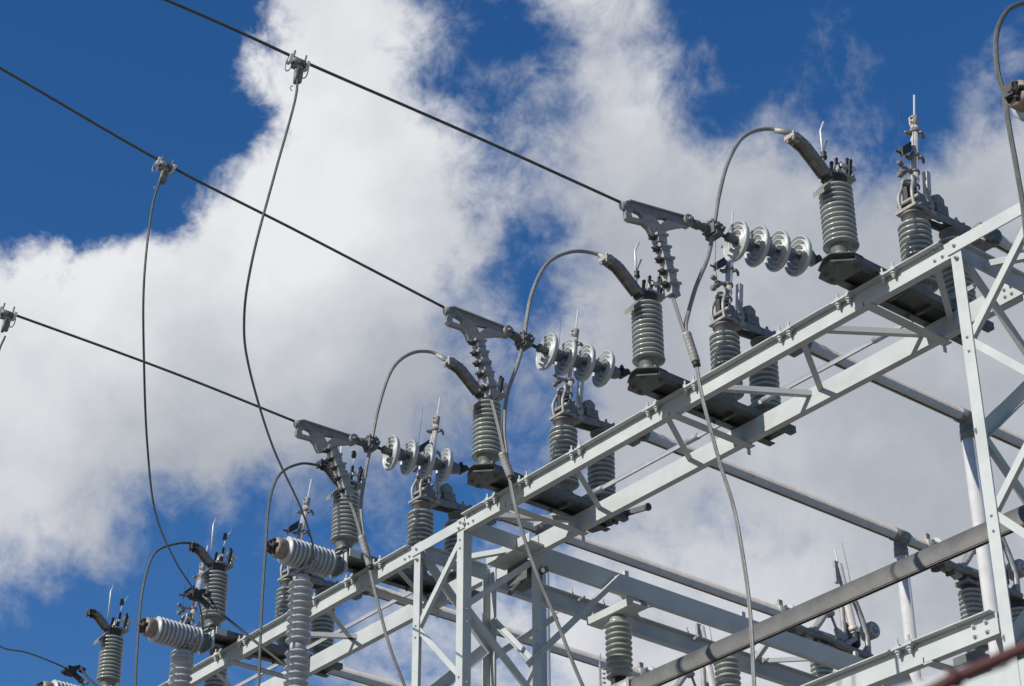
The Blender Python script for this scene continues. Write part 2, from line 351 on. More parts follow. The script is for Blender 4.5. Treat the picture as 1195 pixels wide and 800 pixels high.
tL = tower(-13.80, -13.076, 'square lattice tower of pale angle steel, lower middle, between the two girder bays', 0.02)
tR = tower(-7.515, -6.80, 'lattice tower cut off by the right edge of the photo, white column with diagonal lacing', 0.1)
# knee braces from the left tower to the cross girder
for a, b in (((-13.09, 11.84, 8.09), (-13.09, 10.74, 6.95)), ((-13.82, 11.70, 7.92), (-13.80, 10.9, 7.28))):
    MB().lbar(a, b, (1, 0, 0), .055, (0, 1, -.9), .06, .008).build('knee_brace', 'steel', tL)

# ------------------------------------------------------------------ girders
def chord_near(m, x0, x1, zb=ZB, zt=ZN):
    m.box(x0, x1, YN, YN + .01, zb, zt); m.box(x0, x1, YN + .01, YN + .065, zb, zb + .01); m.box(x0, x1, YN + .01, YN + .065, zt - .01, zt)
def lip(m, x0, x1, zt=ZN, w=LW):
    m.box(x0, x1, YN - w, YN + .05, zt + .002, zt + .010)
def clip(m, x, zt=ZN, w=LW):
    for dx in (-.05, .05):
        for y in (YN - w * .55,):
            m.lathe((x + dx, y, zt + .03), (0, 0, -1), [(0, .024), (.055, .024), (.055, .014), (.075, .014), (.075, .009), (.088, .009)], 6, False)
            m.lathe((x + dx, y, zt + .011), (0, 0, 1), [(0, .02), (.02, .02), (.02, .009), (.06, .009)], 6, False)
    m.box(x - .09, x + .09, YN - w - .004, YN - w * .2, zt - .009, zt + .001)
def girder(x0, x1, name_label, arms, mids, bars):
    t = thing('box_girder', ((x0 + x1) / 2, YN, ZB), name_label, 'steel girder', 'girder bays between the towers')
    m = MB(); chord_near(m, x0, x1)
    for x in (x1 - .14, x1 - .07, x0 + .07, x0 + .14):
        for z in (ZB + .045, ZB + .115): m.bolt((x, YN, z), (0, -1, 0), .011, .014)
    m.build('near_chord', 'steel', t)
    m = MB(); m.box(x0, x1, YF, YF + .01, ZB, ZT); m.box(x0, x1, YF + .01, YF + .065, ZB, ZB + .01); m.box(x0, x1, YF + .01, YF + .065, ZT - .01, ZT)
    m.build('far_chord', 'steel', t)
    cuts = sorted([x0 + .02] + mids + [x1 - .04])
    for a, b in zip(cuts, cuts[1:]): l = MB(); lip(l, a + .012, b - .012); l.build('top_angle', 'steel', t)
    for x in mids: c = MB(); clip(c, x); c.build('clip', 'steel', t)
    for x in arms:
        MB().lbar((x - .06, YN - .0, ZB - .012), (x - .06, YF + .10, ZB - .012), (1, 0, 0), .075, (0, 0, 1), .05, .009).para((x - .06, YF + .08, ZB - .012), (.01, 0, 0), (0, .03, 0), (0, 0, -.05)).build('cross_strut', 'steel', t)
        for dx in (-.22, .22): c = MB(); clip(c, x + dx); c.build('clip', 'steel', t)
    for a, b in bars:
        MB().lbar((a, YN + .012, 8.10), (b, YF - .002, 8.10), (0, 0, 1), .045, (1, .3, 0) if a > b else (-1, .3, 0), .05, .008).build('lacing_bar', 'steel', t)
    return t
g1 = girder(-13.076 + .0, -7.515, 'long pale girder bay right of the middle, carrying the three sets with disc insulator strings', STN[:3], [-9.10, -11.52],
            [(-9.02, -9.53), (-10.53, -11.03), (-11.66, -12.18), (-10.06, -9.60), (-8.94, -8.43), (-12.94, -12.47), (-7.7, -8.2)])
m = MB()
for x0_, x1_ in ((-13.22, -12.98),): m.box(x0_, x1_, YF - .012, YF, ZB + .005, ZT - .01)
for x in (-13.16, -13.10, -13.04): 
    for z in (8.05, 8.11): m.bolt((x, YF - .012, z), (0, -1, 0), .011, .014)
m.build('splice_plate', 'steel', g1)
m = MB(); m.box(-7.72, -7.50, YF - .012, YF, ZB + .005, ZT - .01)
for x in (-7.66, -7.6):
    for z in (8.05, 8.11): m.bolt((x, YF - .012, z), (0, -1, 0), .011, .014)
m.build('splice_plate', 'steel', g1)
g2 = girder(-21.5, -13.80, 'pale girder bay at lower left, carrying the sets with horizontal insulators', STN[3:], [-13.96 - 1.45, -17.95],
            [(-15.33, -15.91), (-16.27, -15.80), (-14.2, -14.7), (-17.35, -17.9), (-18.4, -18.0), (-19.6, -20.1)])
# lower girder, attached to the right tower
t = thing('lower_girder', (-10.3, YN, 5.18), 'lower pale girder with bolted top flange crossing the bottom right corner', 'steel girder')
LB, LT = 5.18, 5.325
m = MB(); chord_near(m, -13.07, -7.53, LB, LT)
for x in (-7.72, -7.62):
    for z in (LB + .04, LB + .105): m.bolt((x, YN, z), (0, -1, 0), .013, .016)
m.build('near_chord', 'steel', t)
m = MB(); m.box(-13.07, -7.53, YF, YF + .01, LB, LT); m.box(-13.07, -7.53, YF + .01, YF + .065, LB, LB + .01); m.build('far_chord', 'steel', t)
for a, b in ((-13.0, -8.30), (-8.27, -7.55)): l = MB(); lip(l, a, b, LT); l.bolt((a + (b - a) * .6, YN - .03, LT + .002), (0, 0, -1), .008, .01); l.build('top_angle', 'steel', t)
c = MB(); clip(c, -8.285, LT); c.build('clip', 'steel', t)
MB().lbar((-8.16, YN, LB - .012), (-8.10, YF + .1, LB - .012), (1, 0, 0), .075, (0, 0, 1), .05, .009).build('cross_strut', 'steel', t)
for a, b in ((-8.4, -8.9), (-9.3, -9.0), (-7.6, -8.1), (-9.9, -10.4)): MB().lbar((a, YN + .012, LB + .1), (b, YF, LB + .1), (0, 0, 1), .045, (1, .3, 0), .05, .008).build('lacing_bar', 'steel', t)
# plate beam under it
m = MB().box(-8.05, -6.8, YN + .005, YN + .02, 4.60, 4.962).box(-8.05, -6.8, YN + .02, YN + .1, 4.60, 4.615)
tag(m.build('plate_beam', 'steel', None, V((-7.5, YN, 4.6))), 'wide flat white steel plate beam in the bottom right corner behind the blurred pole', 'steel beam')
# cross girder running away from the left tower
t = thing('cross_girder', (-13.45, 13, ZB), 'pale grey twin-channel girder running away from the middle tower towards lower right', 'steel girder')
XH1, XH2, YE = -13.13, -13.83, 17.0
MB().box(XH1 - .01, XH1, YF + .1, YE, 7.955, 8.15).box(XH1 - .06, XH1 - .01, YF + .1, YE, 7.955, 7.965).box(XH1 - .06, XH1 - .01, YF + .1, YE, 8.14, 8.15).bolt((XH1, 11.85, 8.09), (1, 0, 0)).build('channel', 'steel', t)
MB().box(XH2 - .01, XH2, YF + .1, YE, 7.965, 8.16).box(XH2, XH2 + .06, YF + .1, YE, 8.15, 8.16).box(XH2, XH2 + .06, YF + .1, YE, 7.965, 7.975).bolt((XH2, 11.6, 8.05), (1, 0, 0), .016).build('channel', 'steel', t)
for y0_, y1_ in ((12.35, 12.75), (12.75, 11.7), (14.3, 13.95), (14.4, 15.0), (15.6, 15.1)):
    MB().lbar((XH2 + .06, y0_, 8.10), (XH1 - .012, y1_, 8.10), (0, 0, 1), .045, (.2, 1, 0), .05, .008).build('lacing_bar', 'steel', t)
for y in (11.9, 13.4, 12.3, 14.35): c = MB().lathe((XH2 + .03, y, 8.155), (0, 0, 1), [(0, .02), (.03, .02), (.03, .01), (.07, .01)], 6, False).lathe((XH2 + .05, y + .06, 8.10), (1, 0, .2), [(0, .02), (.06, .02), (.06, .011), (.1, .011)], 8, False); c.build('clip', 'zinc', t)
for y in (11.98, 13.5, 15.1): MB().box(XH1 - .03, XH1 + .002, y, y + .05, 8.152, 8.20).build('lug', 'steel', t)

# ------------------------------------------------------------------ insulators
def shed_profile(h, n, R, r, a0=0.0, base_big=True, sharp=0.30):
    p = h / n; prof = []
    for i in range(n):
        c = a0 + (i + .5) * p; RR = R * (1.0 + (0.05 if (base_big and i == 0) else 0))
        prof += [(c - p * .49, r), (c - p * .36, r + (RR - r) * .25), (c - p * .33, r + (RR - r) * .8), (c - p * .25, RR * .985), (c - p * .12, RR), (c + p * .04, RR * .985), (c + p * .16, RR * .94), (c + p * .34, r + (RR - r) * .35), (c + p * .46, r)]
    return prof
def post_insulator(parent, base, axis, length=.60, n=12, R=.127, r=.078, cap_bot=.1, cap_top=.09, material='porcelain', top_mat='black', bot_mat='band', flip=False):
    """insulator part with a cap at each end as sub-parts; base is the underside of the lower cap"""
    b, ax = V(base), V(axis).normalized()
    o = MB().lathe(b + ax * cap_bot, ax, [(0, .05)] + shed_profile(length, n, R, r, base_big=not flip) + [(length, .05)], 40).build('insulator', material, parent)
    o2 = dict(o.items())
    MB().lathe(b, ax, [(0, .088), (.018, .088), (.018, .066), (.045, .068), (cap_bot - .02, .084), (cap_bot, .088), (cap_bot + .015, .082)], 28).bolt(b + ax * .018 + V((.07, .0, 0)), ax, .012).bolt(b + ax * .018 + V((-.045, -.05, 0)), ax, .012).build('base_cap', bot_mat, o)
    q = b + ax * (cap_bot + length - .012)
    MB().lathe(q, ax, [(0, .078), (.004, .083), (cap_top - .008, .083), (cap_top - .008, .093), (cap_top + .006, .093), (cap_top + .012, .088)], 28).build('top_cap', top_mat, o)
    return o
def arm_base(t, variant):
    # channel shaped base lying across both chords (origin x = 0)
    z0, z1 = 8.172, 8.232; ye = 11.27; ys = 9.70
    m = MB()
    for s in (-1, 1):
        m.para((s * .155, ys + .05, z0), (0, ye - ys - .05, 0), (-s * .01, 0, 0), (0, 0, z1 - z0)); m.para((s * .145, ys + .05, z0), (0, ye - ys - .05, 0), (-s * .055, 0, 0), (0, 0, .01))
    m.box(-.145, .145, ys + .02, ye, z1 - .01, z1)
    for y in (10.35, 10.66, 10.9): m.box(-.1, .1, y, y + .03, z0 + .012, z1 - .012)
    for x, y in ((-.12, 10.005), (.12, 10.005), (-.12, 10.6), (.12, 10.6)): m.bolt((x, y, z0), (0, 0, -1), .014, .018)
    m.build('base_channel', 'dark_steel', t)
    if variant == 'string':
        pl = [(-.15, 9.86), (-.165, 9.82), (-.165, 9.70), (-.03, 9.615), (.05, 9.605), (.165, 9.72), (.165, 9.82), (.15, 9.86)]
        m = MB().plate([(x, y, z0 - .008) for x, y in pl], [], (0, 0, .014))
        for x, y in ((-.12, 9.79), (.12, 9.79), (-.09, 9.70), (.06, 9.66)): m.bolt((x, y, z0 - .015), (0, 0, -1), .015, .018)
        m.plate([(x, y, z1 - .004) for x, y in pl], [], (0, 0, .008))
        m.build('end_plate', 'dark_steel', t)
    else:
        MB().box(-.13, .13, 9.735, 9.75, 8.02, 8.235).para((-.17, 9.74, 8.16), (0, .12, 0), (.012, 0, 0), (0, 0, .075)).para((.16, 9.74, 8.16), (0, .12, 0), (.012, 0, 0), (0, 0, .075)).build('end_plate', 'steel', t)
def jaw(t, variant):
    z = 8.988 if variant == 'string' else 8.962; X = V((1, 0, 0))
    pts = [(9.86, z + .015), (9.69, z + .005), (9.487, 9.155), (9.365, 9.19)] if variant == 'string' else [(9.86, z + .015), (9.70, z + .015), (9.58, 9.085), (9.49, 9.11)]
    m = MB()
    for (a, b) in zip(pts, pts[1:]):
        m.bar((0, *a), (0, *b), .085, .022, (0, -.3, 1))
        for s in (-1, 1): m.bar((s * .045, a[0], a[1] - .012), (s * .045, b[0], b[1] - .012), .009, .05, (0, -.3, 1))
    p = m.build('terminal_arm', 'casting', t)
    e = pts[-1]; m = MB()
    m.box(-.05, .05, e[0] - .03, e[0] + .05, e[1] - .035, e[1] + .0)
    for x in (-.03, .03):
        for dy in (-.015, .03): m.bolt((x, e[0] + dy, e[1] - .035), (0, -.2, -1), .014, .02); m.bolt((x, e[0] + dy, e[1] + .0), (0, 0, 1), .012, .015)
    m.build('lug', 'zinc' if variant == 'string' else 'black', p)
    m = MB()
    for y, x, z0_, z1_ in ((9.745, .01, z, z + .13), (9.79, .05, z, z + .12), (9.84, -.02, z, z + .225), (9.885, .04, z, z + .205), (9.87, .08, z, z + .16)):
        m.bar((x, y, z0_), (x * 1.1, y + .02, z1_), .014, .026, (0, 1, 0)); m.lathe((x * 1.1 - .010, y + .02, z1_), (1, 0, 0), [(0, .014), (.02, .014)], 12)
    m.build('contact_fingers', 'black', t)
    m = MB().box(-.09, .09, 9.73, 9.93, z - .004, z + .022)
    for a_ in ((-.07, 9.76, z + .02), (.07, 9.76, z + .02), (-.06, 9.90, z + .02), (.08, 9.90, z + .02)): m.lathe(a_, (0, 0, 1), [(0, .02), (.022, .02), (.022, .011), (.05, .011)], 6, False)
    for q_ in ():
        for sx_ in (-1, 1):
            c_ = V((sx_ * .03, pts[1][0] + (pts[2][0] - pts[1][0]) * q_, pts[1][1] + (pts[2][1] - pts[1][1]) * q_ - .012)); 
            if q_ != .5: m.lathe(c_, (0, -.45, -1), [(0, .02), (.015, .02), (.015, .012), (.035, .012)], 6, False)
    m.build('jaw_bracket', 'zinc', t)
    m = MB().bar((-.07, 9.82, z), (-.05, 9.86, z + .16), .028, .03).tube([(-.05, 9.86, z + .15), (.0, 9.93, z + .20), (.06, 9.94, z + .14)], .012, 8)
    m.build('contact_guard', 'zinc', t)
    MB().bar((.02, 9.93, z), (.01, 9.98, z + .17), .03, .025, (0, 1, 0)).bar((.02, 9.88, z + .14), (.03, 9.98, z + .15), .04, .03).bar((.06, 9.8, z + .10), (.06, 9.97, z + .13), .03, .025).build('contact_block', 'bright', t)
    if variant == 'string': m = MB().tube([(0, 9.69, 9.08), (0, 9.69, 9.39), (0, 9.735, 9.49)], .009, 8).tube([(0, 9.70, 9.2), (0, 9.755, 9.33)], .007, 8)
    else: m = MB().tube([(0, 9.71, 9.08), (0, 9.71, 9.40), (.0, 9.735, 9.49)], [.009, .008, .003], 8).tube([(0, 9.85, 9.2), (0, 9.87, 9.30), (0, 9.93, 9.41)], [.006, .006, .003], 8)
    m.build('arcing_horn', 'bright', t)
    MB().lathe((0, 9.70 if variant == 'string' else 9.855, 9.13 if variant == 'string' else 9.28), (0, 0, 1), [(0, .02), (.02, .026), (.04, .018), (.06, .024), (.07, .01)], 10).build('horn_nut', 'black', t)
    MB().plate([(.0, 9.72, 8.94), (.0, 9.60, 8.80), (.0, 9.60, 8.76), (.0, 9.72, 8.88)], [], (.11, 0, 0)).build('shield_plate', 'casting', t)
def blade(t):
    z = 9.06; m = MB(); yb = 10.70
    MB().box(-.10, .10, 10.58, 10.82, z - .005, z + .02).bolt((-.07, 10.62, z + .02), (0, 0, 1)).bolt((.07, 10.62, z + .02), (0, 0, 1)).build('hinge_plate', 'zinc', t)
    m = MB()
    for x in (-.062, .062):
        m.tube(spline([(x, 10.615, z), (x * 1.1, 10.60, 9.2), (x * .9, 10.645, 9.32), (x * .7, 10.655, 9.38), (x * .4, 10.71, 9.40)], 6), .015, 8)
        m.tube(spline([(x, 10.79, z), (x, 10.83, 9.17), (x * .9, 10.80, 9.26), (x * .8, 10.835, 9.32)], 6), .018, 8)
    m.build('hinge_frame', 'zinc', t)
    for x in (-.085, .085):
        m = MB().plate([(x, 10.60, z + .02), (x, 10.78, z + .02), (x * .9, 10.775, 9.12), (x * .6, 10.74, 9.24), (x * .6, 10.69, 9.24), (x * .9, 10.63, 9.12)], [], (.014, 0, 0))
        for yy, zz in ((10.64, 9.08), (10.75, 9.08)): m.bolt((x + math.copysign(.007, x), yy, zz), (x, 0, 0), .014, .02)
        m.build('hinge_cheek', 'casting', t)
    m = MB().lathe((-.10, 10.62, 9.15), (1, 0, 0), [(0, .012), (.015, .018), (.20, .018), (.215, .012)], 8)
    m.build('hinge_pin', 'zinc', t)
    MB().bar((.03, 10.83, 9.27), (.03, 10.855, 9.51), .045, .045, (0, 1, 0)).bar((.03, 10.80, 9.06), (.03, 10.83, 9.27), .035, .035, (0, 1, 0)).build('side_rail', 'tube', t)
    m = MB().cyl((0, 10.70, z + .02), (0, 10.72, 9.30), .03).cyl((0, 10.64, 9.17), (0, 10.82, 9.17), .02).bar((-.03, 10.66, 9.09), (-.03, 10.66, 9.3), .05, .05)
    for zz in (9.12, 9.16, 9.20, 9.24): m.lathe((0, 10.71, zz), (0, 0, 1), [(0, .03), (.006, .043), (.018, .043), (.024, .03)], 14)
    m.build('hinge_spring', 'black', t)
    a, b = V((0, 10.72, 9.27)), V((0, 10.835, 10.06)); d = (b - a).normalized()
    p = MB().cyl(a, b, .031, 24).lathe(a + d * .12, d, [(0, .032), (.003, .037), (.03, .037), (.033, .031)], 20).build('blade_tube', 'tube', t)
    for s_ in (.05, .2): MB().lathe(a + d * s_, d, [(0, .032), (0, .042), (.018, .042), (.018, .032)], 20).bar(a + d * (s_ + .01) + V((0, -.03, 0)), a + d * (s_ + .01) + V((-.03, -.11, 0)), .03, .022).build('hinge_ring', 'casting', p)
    for s_ in (.36, .62):
        m = MB()
        c = a + d * s_
        m.lathe(c, d, [(0, .028), (0, .04), (.035, .04), (.035, .028)], 20)
        m.bar(c + V((-.02, -.065, -.012)), c + V((.0, .02, .01)), .035, .024); m.tube([c + V((.0, .02, .02)), c + V((.02, .065, .028)), c + V((.01, .095, .022)), c + V((.0, .105, -.005))], [.018, .016, .014, .009], 8)
        m.lathe(c + V((-.02, -.065, -.012)), (0, -1, 0), [(0, .012), (.02, .014), (.028, .008)], 8); m.lathe(c + V((.03, .02, .0)), (1, .6, 0), [(0, .016), (.025, .016), (.03, .008)], 6)
        m.build('tube_clamp', 'casting', p)
    MB().lathe(b - d * .005, d, [(-.10, .028), (-.10, .033), (.0, .033), (.008, .022)], 16).bar(b + V((-.02, -.03, -.09)), b + V((-.02, -.03, -.01)), .02, .016).bolt(b + V((0, -.035, -.03)), (0, -1, 0), .01).bolt(b + V((0, -.035, -.07)), (0, -1, 0), .01).build('tip_sleeve', 'zinc', p)
    MB().cyl(b, b + d * .235, .0085, 12).build('tip_rod', 'bright', p)
    MB().plate([(.0, 10.73, 9.76), (.0, 10.61, 9.65), (.0, 10.605, 9.57), (.0, 10.72, 9.66)], [], (.045, 0, 0)).bar((0, 10.61, 9.60), (0, 10.55, 9.60), .012, .012).build('stop_plate', 'black', p)
    MB().tube([(0, 10.63, 9.40), (0, 10.605, 9.62), (0, 10.635, 9.9), (0, 10.66, 10.14)], [.003, .003, .0025, .0015], 6).build('whisker', 'wire', t)
    MB().lathe((-.02, 10.61, 9.43), (1, 0, 0), [(0, .02), (.015, .03), (.045, .03), (.06, .02)], 10).lathe((-.01, 10.55, 9.38), (.3, 1, .1), [(0, .02), (.03, .028), (.05, .015)], 8).lathe((.02, 10.58, 9.46), (0, -1, .3), [(0, .02), (.04, .022), (.05, .01)], 8).build('whisker_base', 'casting', t)
    MB().lathe((-.05, 10.95, 9.27), (1, 0, 0), [(0, .05), (.02, .07), (.09, .07), (.11, .05)], 6, False).box(-.04, .06, 10.9, 11.03, 9.15, 9.24).bar((.0, 10.82, 9.1), (.0, 10.95, 9.25), .04, .05).build('counterweight', 'casting', t)
    m = MB()
    for s in (-1, 1): m.bar((s * .06, 10.74, 9.085), (s * .045, 11.30, 9.135), .018, .07, (0, 0, 1))
    m.para((-.07, 10.6, 9.06), (.14, 0, 0), (0, .2, 0), (0, 0, .016)).para((-.06, 11.0, 9.085), (.12, 0, 0), (0, .3, .028), (0, 0, .014)).para((-.06, 10.8, 9.075), (.12, 0, 0), (0, .06, .0), (0, 0, .03))
    for y, x in ((11.05, .03), (11.18, -.03), (11.24, .03), (11.14, .04)): m.lathe((x, y, 9.125), (0, 0, 1), [(0, .024), (.035, .024), (.035, .012), (.07, .012)], 8, False)
    m.build('hinge_arm', 'casting', t)
def switch(variant, label, group):
    t = thing('disconnect_switch', (0, 0, 0), label, 'disconnect switch', group)
    arm_base(t, variant)
    for y, h in ((9.79, .53 if variant == 'string' else .505), (10.66, .575), (11.10, .60)): post_insulator(t, (0, y, 8.272), (0, 0, 1), length=h, top_mat='black' if y < 10 else 'band')
    for y in (9.79, 10.66, 11.10): MB().box(-.085, .085, y - .085, y + .085, 8.2325, 8.2475).lathe((0, y, 8.247), (0, 0, 1), [(0, .07), (.026, .06)], 20).build('pedestal', 'zinc', t)
    jaw(t, variant); blade(t)
    m = MB().box(-.05, .05, 11.05, 11.55, 9.085, 9.11).cyl((0, 11.45, 9.22), (0, 11.66, 9.24), .078, 24).bar((-.06, 11.5, 9.15), (.06, 11.5, 9.15), .06, .05)
    for y in (11.48, 11.6): m.bolt((.05, y, 9.17), (.5, 0, -1), .016, .03); m.bolt((-.05, y, 9.17), (-.5, 0, -1), .016, .03)
    m.build('bus_connector', 'band', t)
    return t
LAB = ['open disconnect switch nearest the right tower, behind the uppermost disc string',
       'open disconnect switch on the girder, second from the right',
       'open disconnect switch whose jaw insulator stands behind the lowest strain clamp\'s right, left of the middle disc string',
       'open disconnect switch behind the lowest disc string and lowest strain clamp',
       'open disconnect switch behind the left horizontal insulator, thin black jumper arching from its jaw',
       'open disconnect switch at the far left, insulator against blue sky, no jumper on its jaw']
LAB[2] = 'open disconnect switch on the girder just right of the lattice tower, third from the right'
G_SW = 'disconnect switches along the girder'
proto = switch('string', LAB[0], G_SW); protoB = switch('end', LAB[3], G_SW)
for i, x in enumerate(STN):
    src = proto if i < 3 else protoB
    o = src if i in (0, 3) else copy_tree(src)
    o.location = V((x, 0, 0)) * S + EYE; o['label'] = LAB[i]
    STN[i] = x
# operating rod
m = MB().cyl((-13.0, 10.79, 8.258), (-7.9, 10.79, 8.258), .021)
for x in (-12.2, -11.0, -10.1, -8.9): m.lathe((x, 10.79, 8.258), (1, 0, 0), [(0, .022), (0, .028), (.14, .028), (.14, .022)], 16)
tag(m.build('operating_rod', 'rod', None, V((-10.5, 10.72, 8.2))), 'thin grey pipe lying between the two chords under the right girder bay', 'operating rod')
m = MB().cyl((-20.5, 10.79, 8.258), (-14.0, 10.79, 8.258), .021)
tag(m.build('operating_rod', 'rod', None, V((-17, 10.72, 8.2))), 'thin grey pipe lying between the two chords under the left girder bay', 'operating rod')
c0, c1 = on(1, 11.25, 690, 611), on(1, 11.25, 757, 591); d = (c1 - c0).normalized(); L_ = (c1 - c0).length
m = MB().cyl(c0 + d * .18, c1, .028).lathe(c0 - d * .02, d, [(0, .06), (.02, .085), (.10, .085), (.12, .05), (.22, .05), (.22, .07), (.27, .07), (.27, .03)], 18).lathe(c0 + d * (L_ - .02), d, [(0, .036), (.02, .036)], 16)
m.bar(c0 + d * .33 + V((0, 0, .07)), c0 + d * .33 - V((0, 0, .07)), .03, .05).bar(c0 + d * .42 + V((0, 0, .06)), c0 + d * .42 - V((0, 0, .06)), .03, .04)
tag(m.build('operating_crank', 'dark_steel', None, c0), 'dark crank bearing with stub shaft sticking out below the far chord', 'crank')

# ------------------------------------------------------------------ disc strings, strain clamps, conductors
def disc_string(x, P, end):
    """P: centres of first (line side) and last disc in the plane x"""
    A, B = V(P[0]), V(P[1]); d = (B - A).normalized(); pitch = (B - A).length / 3
    t = thing('insulator_string', A, '', 'insulator string', 'disc insulator strings at the line ends')
    for k in range(4):
        c = A + d * pitch * k - d * .03
        dd = (d + V((random.uniform(-.05, .05), 0, random.uniform(-.05, .05)))).normalized()
        o = MB().lathe(c, dd, [(.04, .018), (.04, .030), (.012, .038), (.006, .048), (.034, .055), (.034, .070), (.0, .078), (-.004, .086), (.03, .092), (.03, .106), (.0, .112), (-.002, .121), (.022, .126), (.018, .136), (-.006, .142), (-.006, .149), (.004, .153), (.016, .152), (.032, .14), (.048, .11), (.058, .08), (.066, .06)], 48).build('disc', 'porcelain_light', t)
        MB().lathe(c, dd, [(.060, .058), (.075, .058), (.10, .052), (.125, .048), (.145, .038), (.155, .02), (.158, .0)], 28).build('cap', 'cap_blue', o)
        MB().lathe(c, dd, [(-.055, .014), (-.055, .022), (-.03, .022), (-.02, .013), (.03, .013), (.036, .028)], 14).build('pin', 'dark_steel', o)
    # steel hook to the arm
    e = B + d * .13; end = V(end)
    MB().bar(e - d * .01, end, .02, .05).lathe(end + V((-.05, 0, 0)), (1, 0, 0), [(0, .018), (0, .026), (.1, .026), (.1, .018)], 10).bolt(end + V((0, -.02, .03)), (0, 0, 1), .018, .03).build('shackle', 'black', t)
    return t
def strain_clamp(xl, cl, fins, Wp, Ep, coup, label):
    """Wp wire entry, Ep eye; traced in millimetres of the side view, similarity-mapped"""
    Wp, Ep = V(Wp), V(Ep); x = Wp.x
    a0, b0 = complex(52, -115), complex(500, -235)
    w_, e_ = complex(Wp.y, Wp.z), complex(Ep.y, Ep.z)
    k = (e_ - w_) / (complex(REF[1].y, REF[1].z) - complex(REF[0].y, REF[0].z))
    def T(cx, cy_):
        p = lp(-8.3, 720 + cx / 6.157, 220 + cy_ / 6.157); q = (complex(p.y, p.z) - complex(REF[0].y, REF[0].z)) * k + w_
        return V((Wp.x + 0.22 * (q.real - Wp.y), q.real, q.imag))
    t = thing('strain_clamp', Wp, label, 'strain clamp', 'strain clamps ending the conductors')
    outer = [(45, 100), (62, 90), (100, 92), (200, 122), (480, 205), (510, 213), (530, 235), (524, 262), (495, 275), (430, 283), (355, 300), (342, 318), (330, 345), (262, 358), (240, 335), (215, 290), (180, 258), (130, 246), (80, 236), (57, 215), (52, 185), (58, 160), (40, 140)]
    holes = [[(88, 172), (120, 166), (158, 184), (178, 215), (165, 226), (100, 210)], [(266, 212), (350, 222), (303, 270)]]
    MB().plate([T(*p) for p in outer], [[T(*p) for p in h] for h in holes], (.035, 0, 0)).lathe(T(500, 235) - V((.035, 0, 0)), (1, 0, 0), [(0, .03), (.0, .045), (.07, .045), (.07, .03)], 18).bolt(T(500, 235) + V((.035, 0, 0)), (1, 0, 0), .018, .02).tube([T(30, 122), T(80, 118)], .03, 14).build('clamp_plate', 'yoke', t)
    # stiffening rim along the upper edge
    MB().bar(T(80, 96), T(505, 218), .06, .012, (0, 0, 1)).build('rim', 'yoke', t)
    body = MB()
    C3 = [lp(xl, *p) for p in cl]
    for p, q in zip(C3, C3[1:]):
        dd = (q - p).normalized(); side = V((0, -dd.z, dd.y)); side = side if side.y < 0 else -side
        body.plate([p - side * .034, p + side * .030, q + side * .036 - dd * .006, q - side * .046 - dd * .006], [], (.07, 0, 0))
    body.build('cable_channel', 'dead_end', t)
    F3 = [lp(xl, *p) for p in fins]
    for f_, p in enumerate(F3):
        q = F3[min(f_ + 1, len(F3) - 1)]; o_ = F3[max(f_ - 1, 0)]; dd = (q - o_).normalized(); side = V((0, -dd.z, dd.y)); side = side if side.y < 0 else -side
        m = MB().bar(p - side * .056, p + side * .054, .095, .017, dd).bar(p - side * .052 + dd * .018, p - side * .018 + dd * .018, .05, .03, dd)
        m.lathe(p + side * .036 + dd * .006, side, [(0, .015), (.03, .015)], 8)
        m.build('keeper', 'dead_end', t)
        MB().lathe(p + side * .046 + dd * .008, side, [(0, .024), (.022, .026), (.026, .015), (.055, .006), (.058, .0)], 10).build('bolt_shank', 'black', t)
    # turnbuckle link
    A, B = T(505, 236), V(coup); dd = (B - A); Ln = dd.length; dn = dd.normalized()
    MB().cyl(A, B, .016).lathe(A + dn * .03, dn, [(0, .03), (.05, .036), (.08, .026), (.10, .034), (.14, .03), (.15, .02)], 12).lathe(A + dn * (Ln * .72), dn, [(0, .02), (.01, .032), (.05, .032), (.06, .02)], 10).build('link', 'dark_steel', t)
    return t, C3[-1]
REF = (lp(-8.3, 729, 238), lp(-8.3, 801, 258))
LINES = []
cz = lambda ox, oy, L: [(ox + a / 6.155, oy + b / 6.155) for a, b in L]
BODY = [(cz(720, 220, [(292, 330), (305, 400), (325, 460), (345, 530), (368, 620), (392, 715), (400, 775)]), cz(720, 220, [(298, 345), (322, 430), (345, 510), (368, 598), (390, 690)])),
        (cz(510, 350, [(290, 285), (303, 350), (322, 415), (343, 480), (362, 560), (383, 640), (388, 700)]), cz(510, 350, [(292, 302), (310, 382), (327, 455), (348, 530), (372, 628)])),
        (cz(340, 480, [(280, 245), (305, 325), (330, 390), (356, 465), (388, 550), (405, 610)]), cz(340, 480, [(284, 266), (310, 328), (338, 392), (364, 468), (396, 553)]))]
